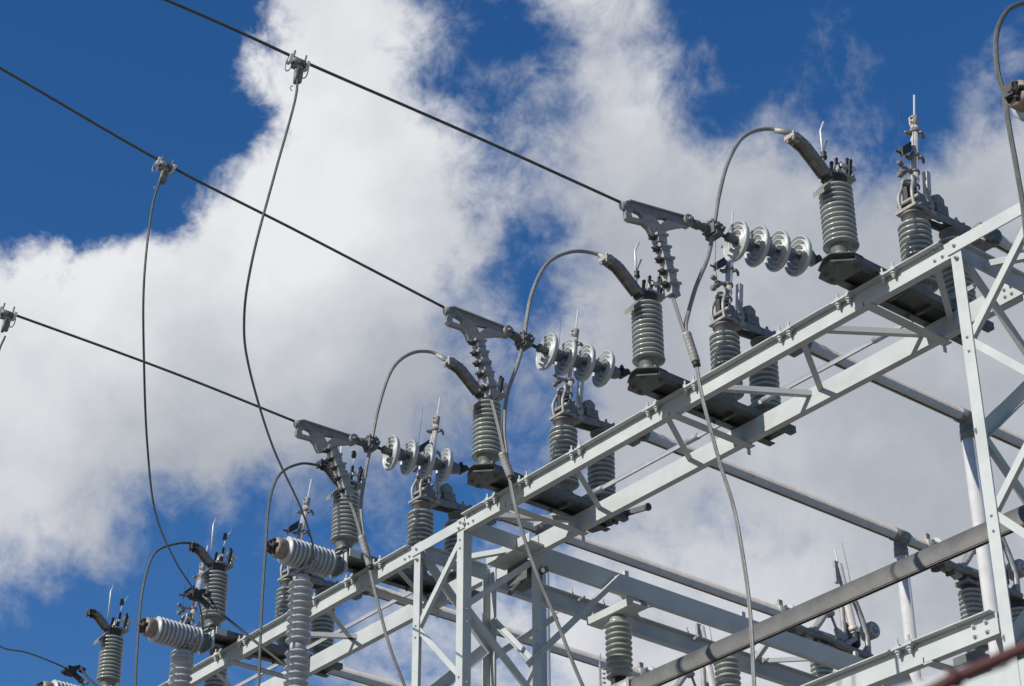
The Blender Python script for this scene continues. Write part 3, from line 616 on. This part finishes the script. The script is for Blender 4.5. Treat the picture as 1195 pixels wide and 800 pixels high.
for idx, (x, w_, e_, disc0, disc3, endp, coup, jn) in enumerate((
        (-8.30, (729, 238), (801, 258), (862, 282), (934, 299), (951, 304), (833, 269), 0),
        (-10.38, (523, 361), (591, 387), (641, 411), (707, 431), (728, 436), (612, 398), 1),
        (-12.45, (348, 493), (411, 513), (459, 529), (521, 544), (540, 548), (433, 518), 2))):
    P0, P3 = lp(x, *disc0), lp(x, *disc3)
    t = disc_string(x, (P0, P3), lp(x, *endp)); t['label'] = ['string of four pale disc insulators, uppermost of the three strings', 'string of four pale disc insulators, middle one of the three strings', 'string of four pale disc insulators, lowest of the three, in front of an upright blade'][idx]
    C = lp(x, *coup)
    cl, tail0 = strain_clamp(x, *BODY[idx], lp(x, *w_), lp(x, *e_), C, ['grey bolted strain clamp with two holes ending the uppermost conductor', 'grey bolted strain clamp with two holes ending the middle conductor', 'grey bolted strain clamp with two holes ending the lowest conductor, before an insulator'][idx])
    m = MB().cyl(C, P0 - (P3 - P0).normalized() * .05, .014); dn = (P0 - C).normalized()
    m.lathe(P0 - dn * .11, dn, [(0, .016), (.01, .034), (.03, .036), (.045, .028), (.07, .034), (.09, .02)], 12); m.build('eye_link', 'dark_steel', t)
    # jumper grip clamp at the coupling
    cc = MB().para(C - V((.05, .045, .045)), (.1, 0, 0), (0, .09, .01), (0, .0, .085)).para(C - V((.06, .03, .06)), (.12, 0, 0), (0, .06, 0), (0, 0, .03))
    for dy in (-.03, .03):
        for s in (-1, 1): cc.bolt(C + V((s * .05, dy, .0)), (s, 0, 0), .016, .022); cc.bolt(C + V((s * .02, dy, .05)), (0, 0, 1), .014, .02)
    cc.build('jumper_grip', 'dark_steel', t)
    LINES.append((x, tail0, C))
def cable(name, pts, r, material, label, cat, group=None, n=12, seg=10):
    P = spline(pts, n); o = MB().tube(P, r, seg).build(name, material, None, V(pts[0])); return tag(o, label, cat, group)
GC = 'overhead line conductors'
def lpts(x, L): return [on(0, x, *p) for p in L]
def spts(x, L): return [lp(x, *p) for p in L]
far = lambda P, k: P[-1] + (P[-1] - P[-2]).normalized() * k
P = spts(-8.3, [(729, 238), (540, 152.5), (362, 75), (195, 0)]); P += [far(P, 3) - V((0, 0, .1)), far(P, 10) - V((0, 0, .2))]
cable('line_conductor', P, .0105, 'wire', 'thick dark stranded conductor leaving the top edge of the photo, uppermost of the three', 'power line', GC)
P = spts(-10.38, [(523, 361), (350, 271), (190, 189), (0, 79)]); P += [far(P, 3), far(P, 10)]
cable('line_conductor', P, .0105, 'wire', 'dark stranded conductor running to the left edge of the photo, middle of three', 'power line', GC)
P = spts(-12.45, [(348, 493), (200, 434), (25, 370), (-160, 305)]); P += [far(P, 3), far(P, 10)]
cable('line_conductor', P, .0105, 'wire', 'thick dark stranded conductor reaching the left edge halfway down, lowest of the three', 'power line', GC)
GJ = 'jumper cables from the jaws to the line ends'
J1 = [(925, 157), (897, 150), (868, 159), (850, 188), (839, 228), (833, 266), (826, 300), (812, 335), (802, 370), (800, 385), (804, 400)]
J2 = [(717, 305), (692, 295), (665, 294), (638, 308), (620, 345), (611, 397), (604, 425), (592, 460), (588, 500), (591, 530), (594, 552)]
J3 = [(524, 423), (505, 411), (480, 412), (458, 430), (443, 470), (433, 518), (425, 560), (421, 595), (425, 630), (427, 650)]
T1 = [(784, 347), (796, 380), (805, 402), (812, 424), (820, 465), (840, 540), (858, 600), (874, 700), (880, 800), (884, 900)]
T2 = [(573, 464), (582, 500), (592, 545), (605, 605), (625, 665), (650, 725), (680, 800), (730, 900)]
T3 = [(406, 578), (414, 600), (427, 645), (440, 700), (455, 755), (472, 800), (510, 900)]
names = ['uppermost', 'middle', 'lowest']
for i, (J, Tt, x, xs) in enumerate(((J1, T1, -8.3, -8.28), (J2, T2, -10.38, -10.36), (J3, T3, -12.45, -12.43))):
    P = spts(x, J); P[0] = on(0, xs, *J[0]); cable('jumper_cable', P, .0155, 'wire_light', 'grey stranded jumper arching from a jaw past the %s disc string down to a sleeve' % names[i], 'cable', GJ)
    # terminal ferrule at the jaw
    a, b = P[0], P[0] + (P[1] - P[0]) * .75
    tag(MB().tube([a, (a + b) / 2 + V((0, 0, .008)), b], [.026, .023, .02], 14).build('cable_ferrule', 'zinc', None, a), 'pale tubular ferrule joining a jumper to the jaw arm above the %s disc string' % names[i], 'cable ferrule', 'ferrules on the jaw arms')
    P = spts(x, Tt); P[0] = LINES[i][1]; cable('tail_cable', P, .0135, 'wire_light', 'grey stranded cable dropping from the %s strain clamp to the bottom edge' % names[i], 'cable', 'cables dropping from the strain clamps')
    s0, s1 = {0: ((801, 388), (812, 422)), 1: ((586, 528), (596, 556)), 2: ((422, 625), (432, 660))}[i]
    A, B = lp(x, *s0), lp(x, *s1); dn = (B - A).normalized(); Ls = (B - A).length
    prof = [(0, .018), (.0, .028), (.01, .031)]
    k = 7
    for q in range(k): prof += [(.02 + (Ls - .03) * (q + .1) / k, .032), (.02 + (Ls - .03) * (q + .5) / k, .0295), (.02 + (Ls - .03) * (q + .9) / k, .032)]
    prof += [(Ls, .030), (Ls, .018)]
    m = MB().lathe(A, dn, prof, 16); o = m.build('splice_sleeve', 'zinc', None, A)
    tag(o, 'ribbed metal sleeve clamping the %s jumper and drop cable together' % names[i], 'cable sleeve', 'sleeves on the drop cables')
    MB().lathe(B, dn, [(-.002, .018), (-.002, .026), (.035, .026), (.035, .014)], 14).build('sleeve_band', 'black', o)
# thin jumpers of the left bay
cable('jumper_cable', lpts(-14.56, [(374, 543), (350, 541), (326, 554), (314, 588), (310, 640), (306, 700), (302, 800), (300, 900)]), .0125, 'wire_green', 'thin dark jumper arching over the right horizontal insulator\'s end cap', 'cable', GJ)
cable('jumper_cable', lpts(-16.85, [(229, 634), (207, 634), (181, 645), (168, 680), (162, 730), (158, 800), (156, 900)]), .0125, 'wire_green', 'thin dark jumper arching over the left horizontal insulator\'s end cap', 'cable', GJ)
cable('jumper_cable', lpts(-6.25, [(1215, 0), (1195, 3), (1175, 13), (1163, 40), (1164, 80), (1172, 112), (1178, 150), (1187, 200), (1195, 250), (1202, 330)]), .0175, 'wire_green', 'dark jumper curving down the top right corner past a dark end cap', 'cable', GJ)

# tap clamps on the conductors and the long slack drops
def tap_clamp(pos, d, label, dropdir, f=.62):
    pos, d = V(pos), V(d).normalized(); t = thing('tap_clamp', pos, label, 'tap clamp', 'tap clamps on the conductors'); X = V((1, 0, 0))
    up = V((0, 0, 1)) - d * d.z; up.normalize()
    for s in (-1, 1):
        c = pos + d * .095 * s
        m = MB().para(c - d * .018 - X * .035 - up * .055, d * .036, X * .07, up * .11)
        m.build('end_block', 'bright', t)
        MB().cyl(c - d * s * .03 + up * .03, c - d * s * .03 + up * .14, .011, 8).build('eye_bolt', 'band', t)
        ring = [c - up * .05 + (-up * (math.sin(a) * .085 + .035) + d * s * (1 - math.cos(a)) * .0 + d * (math.cos(a)) * .03) for a in [math.pi * k / 8 for k in range(9)]]
        MB().tube([c - up * .03 + d * .03] + ring + [c - up * .03 - d * .03], .007, 6).build('hot_stick_eye', 'zinc', t)
    MB().lathe(pos - d * .075, d, [(0, .03), (.0, .04), (.05, .045), (.1, .045), (.15, .04), (.15, .03)], 12).para(pos - d * .05 - X * .03 - up * .085, d * .1, X * .06, up * .06).bolt(pos - up * .02 + X * .04, X, .02).bolt(pos + d * .05 - up * .02 + X * .04, X, .018).build('saddle', 'casting', t)
    D = V(dropdir).normalized()
    q = pos + d * .01 - up * .07
    MB().tube([q, q + D * .12, q + D * .2], [.034, .028, .02], 10).para(q + D * .02 + d * .01 - X * .02, D * .15, d * .05, X * .04).build('drop_ferrule', 'casting', t)
    MB().tube([q + D * .24 + d * -.012 + (-d) * (.03 * math.sin(a)) + D * (.03 * (1 - math.cos(a))) for a in [math.pi * k / 8 for k in range(9)]], .006, 6).build('loop', 'zinc', t)
    for ch in bpy.data.objects:
        if ch.parent == t: ch.data.transform(Matrix.Scale(f, 4))
    return t
def drop(px, xs, label, group='slack tap cables', r=.0085):
    P = [on(0, x, *p) for p, x in zip(px, xs)]; cable('tap_cable', P, r, 'wire_green', label, 'cable', group, n=14); return P
D1 = [(347, 86), (344, 118), (320, 205), (295, 300), (285, 370), (291, 430), (318, 520), (350, 590), (364, 632), (366, 662)]
def swing(x0, px, xe, g):
    xs = lp(x0, *px).x; return [xs + (xe - xs) * k for k in g]
K1 = swing(-8.3, D1[0], -14.56, (0, .001, .012, .042, .098, .22, .48, .77, .92, 1.0))
D2 = [(189, 203), (177, 245), (168, 330), (168, 420), (172, 520), (182, 600), (205, 655), (228, 692), (236, 722), (237, 745)]
K2 = swing(-10.38, D2[0], -16.85, (0, .003, .018, .063, .19, .40, .69, .87, .96, 1.0))
drop(D1, K1, 'long slack cable hanging from the upper conductor, crossing the right horizontal insulator')
drop(D2, K2, 'long slack cable hanging from the middle conductor to the left horizontal insulator')
drop([(6, 392), (-4, 420), (-25, 520), (-40, 640), (-25, 725), (0, 754), (30, 761), (60, 772), (82, 783), (98, 800), (108, 830)], swing(-12.45, (6, 392), -18.95, (0, .003, .04, .18, .42, .59, .71, .83, .90, .96, 1.0)),
     'slack cable entering low at the left edge and ending below the far left insulator')
for (px, x, lb, dd) in (((348, 73), -8.3, 'bolted tap clamp on the uppermost conductor against the bright cloud', (-.1, -.05, -1)), ((193, 193), -10.38, 'bolted tap clamp on the middle conductor against blue sky', (-.15, -.15, -1)), ((8, 366), -12.45, 'bolted tap clamp on the lowest conductor at the left edge', (-.1, -.1, -1))):
    p = lp(x, *px); q = {-8.3: (lp(x, 362, 75) - lp(x, 195, 0)), -10.38: (lp(x, 350, 271) - lp(x, 190, 189)), -12.45: (lp(x, 200, 434) - lp(x, 25, 370))}[x]
    tap_clamp(p, q, lb, dd)

# ------------------------------------------------------------------ horizontal insulators and arresters
def horizontal(x, label):
    t = thing('horizontal_insulator', (x, 9.73, 8.11), label, 'insulator', 'horizontal insulators in front of the girder')
    b = V((x, 9.72, 8.105)); ax = V((0, -1, -.005)).normalized()
    o = MB().lathe(b + ax * .09, ax, [(0, .05)] + shed_profile(.50, 11, .132, .092, sharp=.25) + [(.50, .05)], 44).build('sheds', 'porcelain_light', t)
    MB().lathe(b, ax, [(0, .10), (.02, .10), (.02, .085), (.06, .09), (.1, .10), (.105, .08)], 30).build('mounting_cap', 'cap_blue', t)
    q = b + ax * .585
    MB().lathe(q, ax, [(0, .088), (.01, .094), (.085, .094), (.105, .085), (.11, .05)], 30).build('end_cap', 'rust_cap', t)
    m = MB().lathe(q + ax * .11, ax, [(0, .03), (0, .05), (.03, .05), (.03, .025), (.06, .025)], 10)
    for k in range(5):
        a = k * 1.256; m.bolt(q + ax * .105 + V((math.cos(a) * .06, 0, math.sin(a) * .06)), ax, .015, .025)
    m.box(x - .05, x + .02, q.y - .16, q.y - .12, 8.06, 8.15).build('cable_clip', 'black', t)
    return t
horizontal(-14.56, 'large ribbed horizontal insulator near the lower left, the right one of two')
horizontal(-16.85, 'large ribbed horizontal insulator in the lower left, the left one, below a tilted blade')
horizontal(-18.95, 'horizontal insulator showing only a white sliver at the bottom left edge')
horizontal(-6.10, 'horizontal insulator cut by the right edge near the top, dark end cap showing')
def arrester(px, x, label):
    a = on(0, x, *px); t = thing('surge_arrester', (a.x, a.y, GZ), label, 'surge arrester', 'upright grey surge arresters')
    z0, zt = 5.2, a.z - .03
    units = [(zt - .655, zt - .04), (zt - 1.325, zt - .71), (zt - 1.995, zt - 1.38)]
    for lo, hi in units:
        n = 9; p = (hi - lo) / n; prof = [(0, .05)]
        for i in range(n):
            c = (i + .5) * p; R = .112
            prof += [(c - p * .42, .066), (c - p * .20, .078), (c - p * .10, R * .97), (c, R), (c + p * .08, R * .97), (c + p * .42, .072)]
        prof.append((hi - lo, .05))
        MB().lathe((a.x, a.y, lo), (0, 0, 1), prof, 40).build('shed_stack', 'polymer', t)
    MB().lathe((a.x, a.y, zt - .05), (0, 0, 1), [(0, .05), (.0, .075), (.05, .078), (.065, .05), (.065, .02), (.12, .018)], 24).build('top_cap', 'polymer', t)
    for z in (zt - .72, zt - 1.39): MB().lathe((a.x, a.y, z), (0, 0, 1), [(0, .05), (.0, .072), (.07, .072), (.07, .05)], 24).build('joint', 'polymer', t)
    MB().cyl((a.x, a.y, GZ), (a.x, a.y, zt - 1.97), .07).build('pedestal', 'steel', t)
    m = MB().box(a.x - .08, a.x + .12, a.y - .04, a.y + .05, zt + .045, zt + .065).bolt((a.x, a.y, zt + .06), (0, 0, 1), .02, .05).bolt((a.x + .08, a.y, zt + .06), (0, 0, 1), .018, .05)
    m.bar((a.x + .1, a.y, zt + .03), (a.x + .12, a.y + .06, zt + .16), .05, .03).bar((a.x - .05, a.y, zt + .05), (a.x - .06, a.y + .03, zt + .16), .03, .03)
    m.build('terminal', 'zinc', t); return a
a1 = arrester((352, 670), -14.56, 'tall light grey surge arrester with stacked sheds below the right horizontal insulator')
a2 = arrester((214, 757), -16.85, 'light grey surge arrester cut by the bottom edge below the left horizontal insulator')
def link_clamp(p, label):
    p = V(p); m = MB().box(p.x - .05, p.x + .05, p.y - .05, p.y + .05, p.z - .04, p.z + .04)
    m.bar(p, p + V((.06, .12, -.10)), .03, .05).bar(p + V((0, 0, .02)), p + V((.0, .10, .07)), .04, .04).bar(p + V((.02, .1, -.09)), p + V((.1, .16, -.12)), .03, .03).lathe(p + V((0, -.1, -.03)), (0, 1, .2), [(0, .02), (.05, .03), (.1, .02)], 8).lathe(p + V((0, .10, .05)), (.3, 1, -.3), [(0, .02), (.0, .032), (.06, .032), (.06, .02)], 10)
    tag(m.build('cable_tee_clamp', 'black', None, p), label, 'cable clamp', 'black tee clamps on the slack cables')
p2 = on(0, K2[7], 228, 694); link_clamp(p2, 'black tee clamp where a black cable leaves the left slack cable, beside the tilted blade')
q2 = on(0, -14.62, 345, 787)
cable('link_cable', [p2 + V((0, .11, .07)), on(0, -16.0, 255, 712), on(0, -15.4, 290, 742), on(0, -14.9, 325, 770), q2], .0135, 'wire_black', 'straight black cable slanting down across the left girder bay', 'cable', 'black link cables')
p3 = on(0, -18.3, 82, 783); link_clamp(p3, 'black tee clamp near the bottom left corner, where a black cable leaves the slack cable')
cable('link_cable', [p3 + V((0, .11, .07)), on(0, -18.0, 104, 792), on(0, -17.4, 135, 818), on(0, -16.9, 200, 850)], .0135, 'wire_black', 'short black cable leaving the bottom left tee clamp below the far left insulator', 'cable', 'black link cables')

# ------------------------------------------------------------------ bus pipes
GP = 'bus pipes running away from the switches'
plabels = ['thick grey bus pipe reaching the right edge, first from the right', 'thick grey bus pipe ending at the flange beside the front pipe, second from the right', 'thick grey bus pipe passing right of the lattice tower, third from the right', 'thick grey bus pipe behind the lattice tower, fourth from the right', 'thick grey bus pipe lowest at left, emerging below the left girder bay', ]
PX = [-10.36, -12.43, -14.56, -16.85, -18.95]
for i, x in enumerate(PX):
    ye = 15.55
    t = thing('bus_pipe', (x, 11.6, 9.24), plabels[i], 'bus pipe', GP)
    MB().cyl((x, 11.58, 9.235), (x, ye, 9.235), .065, 28).build('pipe', 'pipe', t)
    MB().lathe((x, ye - .05, 9.235), (0, 1, 0), [(0, .06), (0, .085), (.16, .09), (.16, .06)], 24).box(x - .015, x + .015, ye + .0, ye + .06, 9.2, 9.39).build('end_fitting', 'zinc', t)
    MB().cyl((x - .02, ye + .25, 9.29), (x + .02, ye + .12, 9.29), .085, 20).build('end_cup', 'steel', t)
x0 = -8.28
t = thing('bus_pipe', (x0, 11.6, 9.24), 'bus pipe leaving the switch nearest the right tower, hidden but for its start', 'bus pipe', GP)
MB().cyl((x0, 11.58, 9.235), (x0, 15.5, 9.235), .058, 28).build('pipe', 'pipe', t)
for x, y, lb, rad in ((-10.36, 13.74, 'shiny round post under the rightmost grey bus pipe, beside the tower column', .062), (-12.43, 15.14, 'shiny round post under the end of the second bus pipe, standing behind the lower girder', .062), (-14.56, 12.18, 'round post half in shade behind the cross girder, right of the lattice tower', .066)):
    t = thing('pipe_post', (x, y, GZ), lb, 'pipe post', 'posts holding up the bus pipes')
    MB().cyl((x, y, GZ), (x, y, 9.12), rad, 32).build('tube', 'post', t)
    MB().lathe((x, y, 9.0), (0, 0, 1), [(0, rad), (0, rad + .010), (.09, rad + .012), (.09, rad + .006), (.16, rad + .004), (.2, .05)], 28).lathe((x, y - .1, 9.235), (0, 1, 0), [(0, .062), (0, .072), (.2, .072), (.2, .062)], 28).build('tee_collar', 'casting', t)
z = 6.105
t = thing('bus_pipe', (-9, 10.43, z), 'heavy dark grey pipe rising from bottom centre to the right edge behind the column', 'bus pipe')
MB().cyl((-11.40, 10.43, z), (-5.5, 10.43, z), .070, 32).build('pipe', 'pipe_dark', t)
MB().lathe((-11.62, 10.43, z), (1, 0, 0), [(0, .05), (0, .09), (.26, .09), (.28, .072)], 24).box(-11.36, -11.33, 10.34, 10.35, z - .04, z + .06).build('end_fitting', 'zinc', t)

# ------------------------------------------------------------------ far switches at the ends of the bus pipes
def far_switch(x, label):
    t = thing('far_disconnect_switch', (x, 16.2, 8.2), label, 'disconnect switch', 'disconnect switches at the far ends of the bus pipes')
    for y in (16.17, 16.95): post_insulator(t, (x, y, 8.16), (0, 0, 1), length=.66)
    MB().box(x - .15, x + .15, 15.95, 17.2, 8.07, 8.155).build('base_channel', 'dark_steel', t)
    m = MB()
    for s in (-1, 1):
        m.tube(spline([(x + s * .05, 15.72, 9.11), (x + s * .05, 15.95, 9.09), (x + s * .07, 16.2, 9.085), (x + s * .05, 16.6, 9.06), (x + s * .05, 16.95, 9.05)], 5), .042, 8)
    for y in (15.9, 16.1, 16.35, 16.55, 16.8): m.cyl((x - .06, y, 9.04), (x + .06, y, 9.04), .022, 10)
    m.box(x - .09, x + .09, 16.05, 16.3, 8.96, 9.0)
    m.build('hinge_arm', 'casting', t)
    MB().box(x - .09, x + .09, 16.0, 16.34, 9.09, 9.14).bar((x, 15.75, 9.14), (x, 16.02, 9.03), .10, .05).bar((x - .05, 16.85, 9.0), (x - .05, 17.02, 9.22), .05, .06).bar((x + .05, 16.5, 9.07), (x + .05, 16.72, 9.22), .04, .05).build('arm_casting', 'zinc', t)
    MB().box(x - .06, x + .06, 15.62, 15.78, 9.07, 9.18).lathe((x, 15.66, 9.0), (0, 0, 1), [(0, .05), (.08, .06), (.1, .04)], 12).build('lug', 'black', t)
    m = MB()
    for s in (-.03, .03): m.tube(spline([(x + s, 16.02, 9.1), (x + s, 16.16, 9.25), (x + s, 16.30, 9.42), (x + s, 16.4, 9.44)], 5), .032, 8)
    m.tube([(x, 16.4, 9.43), (x, 16.47, 9.28)], .016, 8).plate([(x - .02, 16.50, 9.30), (x - .02, 16.64, 9.26), (x - .02, 16.68, 9.06), (x - .02, 16.60, 9.06)], [], (.05, 0, 0)).box(x - .06, x + .06, 15.98, 16.10, 9.06, 9.16).lathe((x, 16.46, 9.30), (0, .3, -1), [(0, .015), (.02, .032), (.13, .032), (.15, .015)], 10).tube([(x, 16.5, 9.18), (x, 16.62, 9.13)], .02, 8)
    m.build('crank_arm', 'zinc', t)
    a, b = V((x, 16.80, 9.12)), V((x, 16.60, 10.12)); d = (b - a).normalized()
    MB().tube(spline([(x + .06, 16.90, 9.05), (x + .06, 16.90, 9.3), (x + .05, 16.83, 9.55), (x + .04, 16.73, 9.78)], 5), .034, 8).tube(spline([(x - .06, 16.66, 9.1), (x - .06, 16.66, 9.3), (x - .05, 16.65, 9.75)], 5), .032, 8).plate([(x - .07, 16.66, 9.08), (x - .07, 16.80, 9.08), (x - .07, 16.78, 9.42), (x - .07, 16.70, 9.46)], [], (.02, 0, 0)).build('hinge_frame', 'zinc', t)
    MB().cyl(a + d * .2, b, .045, 20).lathe(a + d * .55, d, [(0, .046), (0, .056), (.03, .056), (.03, .046)], 16).lathe(a + d * .22, d, [(0, .04), (0, .056), (.05, .056), (.05, .04)], 16).build('blade_tube', 'tube', t)
    MB().cyl(b, b + d * .18, .01, 10).build('tip_rod', 'bright', t)
    MB().box(x - .02, x + .02, b.y - .08, b.y - .02, b.z - .25, b.z + .02).lathe((x, b.y + .02, b.z - .08), (0, 1, 0), [(0, .015), (.03, .02), (.05, .01)], 8).lathe((x, b.y + .03, b.z - .16), (0, 1, 0), [(0, .015), (.03, .02), (.05, .01)], 8).build('tip_sleeve', 'zinc', t)
    MB().tube([(x, 16.80, 9.75), (x, 16.76, 10.1), (x, 16.70, 10.42)], [.004, .003, .002], 6).build('whisker', 'wire', t)
    MB().lathe((x - .10, 17.02, 9.40), (1, 0, 0), [(0, .07), (.02, .10), (.17, .10), (.19, .085), (.19, .04), (.17, .035), (.17, .014), (.21, .014)], 24).tube([(x, 17.0, 9.36), (x, 16.97, 9.05)], .022, 8).build('counterweight', 'zinc', t)
    MB().lathe((x, 16.78, 9.14), (0, 0, 1), [(0, .03), (.03, .05), (.18, .05), (.2, .02)], 12).build('hinge_spring', 'black', t)
    return t
far_switch(-12.43, 'far disconnect switch half hidden behind the right tower column')
far_switch(-14.56, 'far disconnect switch with round counterweight above the lower girder')
far_switch(-16.85, 'far disconnect switch mostly behind the heavy front pipe at the bottom centre')
far_switch(-10.3, 'far disconnect switch at the right edge, seen through the right tower lacing')
t = thing('far_girder', (-13, 16.4, 7.9), 'pale girder under the far switches, hidden behind the lower girder', 'steel girder')
for y in (16.15, 16.98): MB().box(-19, -8.5, y, y + .012, 7.9, 8.065).box(-19, -8.5, y + .012, y + .06, 7.9, 7.91).build('chord', 'steel', t)
for x in (-9.0, -14.0, -18.6):
    for y in (16.15, 16.98): MB().box(x, x + .1, y + .014, y + .114, GZ, 7.9).build('leg', 'steel', t)

# ------------------------------------------------------------------ hanging insulators under the cross girder
def hanging(y, label):
    x = -13.42; t = thing('hanging_insulator', (x, y, 7.93), label, 'insulator', 'insulators hanging under the cross girder')
    MB().box(XH2 + .08, XH1 + .03, y - .10, y - .09, 7.872, 7.948).box(XH2 + .08, XH1 + .03, y - .09, y + .09, 7.872, 7.882).box(XH2 + .08, XH1 + .03, y + .08, y + .09, 7.882, 7.948).build('bracket', 'steel', t)
    m = MB()
    for xx in (XH1 - .02, XH2 + .12):
        for dy in (-.05, .05): m.lathe((xx, y + dy, 7.95), (0, 0, 1), [(0, .018), (.03, .018), (.03, .01), (.05, .01)], 8, False)
    m.build('bracket_bolts', 'band', t)
    b = V((x, y, 7.86)); ax = V((0, 0, -1))
    n = 10; h = .56; p = h / n; prof = [(0, .04)]
    for i in range(n):
        c = (i + .5) * p; prof += [(c - p * .45, .088), (c - p * .1, .112), (c + p * .12, .126), (c + p * .22, .127), (c + p * .28, .12), (c + p * .30, .10), (c + p * .48, .088)]
    prof.append((h, .04))
    o = MB().lathe(b + ax * .05, ax, prof, 40).build('sheds', 'porcelain', t)
    MB().lathe(b + ax * -.01, ax, [(0, .05), (.01, .07), (.035, .082), (.06, .088), (.08, .088)], 28).build('dome_cap', 'porcelain', t)
    MB().lathe(b + ax * .60, ax, [(0, .085), (.09, .085), (.09, .095), (.105, .095), (.105, .05), (.16, .05)], 24).build('lower_cap', 'black', t)
    m = MB().box(x - .10, x + .10, y - .14, y + .10, 7.06, 7.12).bar((x - .05, y, 7.1), (x - .06, y - .2, 6.95), .05, .05).bar((x + .05, y, 7.1), (x + .08, y + .12, 6.92), .05, .05).lathe((x - .1, y, 7.0), (1, 0, 0), [(0, .04), (.02, .06), (.18, .06), (.2, .04)], 12)
    m.build('jaw_casting', 'black', t)
hanging(12.14, 'ribbed insulator hanging from a white bracket under the cross girder, in full view')
hanging(13.55, 'ribbed insulator hanging under the cross girder behind the heavy front pipe, right one')
# thin rod tip left of the hanging insulator
q = on(0, -15.2, 700, 775)
m = MB().cyl(q - V((0, 0, 1.2)), q, .014).cyl(q, q + V((0, .01, .12)), .007)
for k in range(5): m.lathe(q + V((.02, .02, -.05 - k * .05)), (0, 1, 0), [(0, .012), (.03, .012)], 8)
tag(m.build('switch_tip', 'zinc', None, q), 'thin toothed rod tip rising from the bottom edge left of the hanging insulator', 'switch tip')

# ------------------------------------------------------------------ blurred pole close to the lens
def near(px, py, dist): d = ray(px, py).normalized(); return d * (dist / S)
a, b = near(1045, 803, 1.55), near(1176, 762, 1.55)
t = thing('near_pole', a, 'out-of-focus red and white pole close to the camera in the bottom right corner', 'pole')
MB().cyl(near(985, 830, 1.55), b + UP * -.006, .0072, 20).build('white_sleeve', 'white', t)
MB().tube(spline([near(1060, 822, 1.53), near(1110, 794, 1.53), near(1150, 776, 1.53), near(1200, 754, 1.53), near(1300, 708, 1.53)], 6), [.0072] * 25, 16).build('red_rod', 'red', t)
MB().lathe(near(1108, 794, 1.53), near(1122, 788, 1.53) - near(1108, 794, 1.53), [(0, .007), (.002, .0105), (.010, .0105), (.012, .007)], 14).build('red_collar', 'red', t)

for o in bpy.data.objects:
    if '_o' in o: del o['_o']
    if 'group' in o and o.parent is not None: del o['group']
scene.render.resolution_x = 1024; scene.render.resolution_y = 686
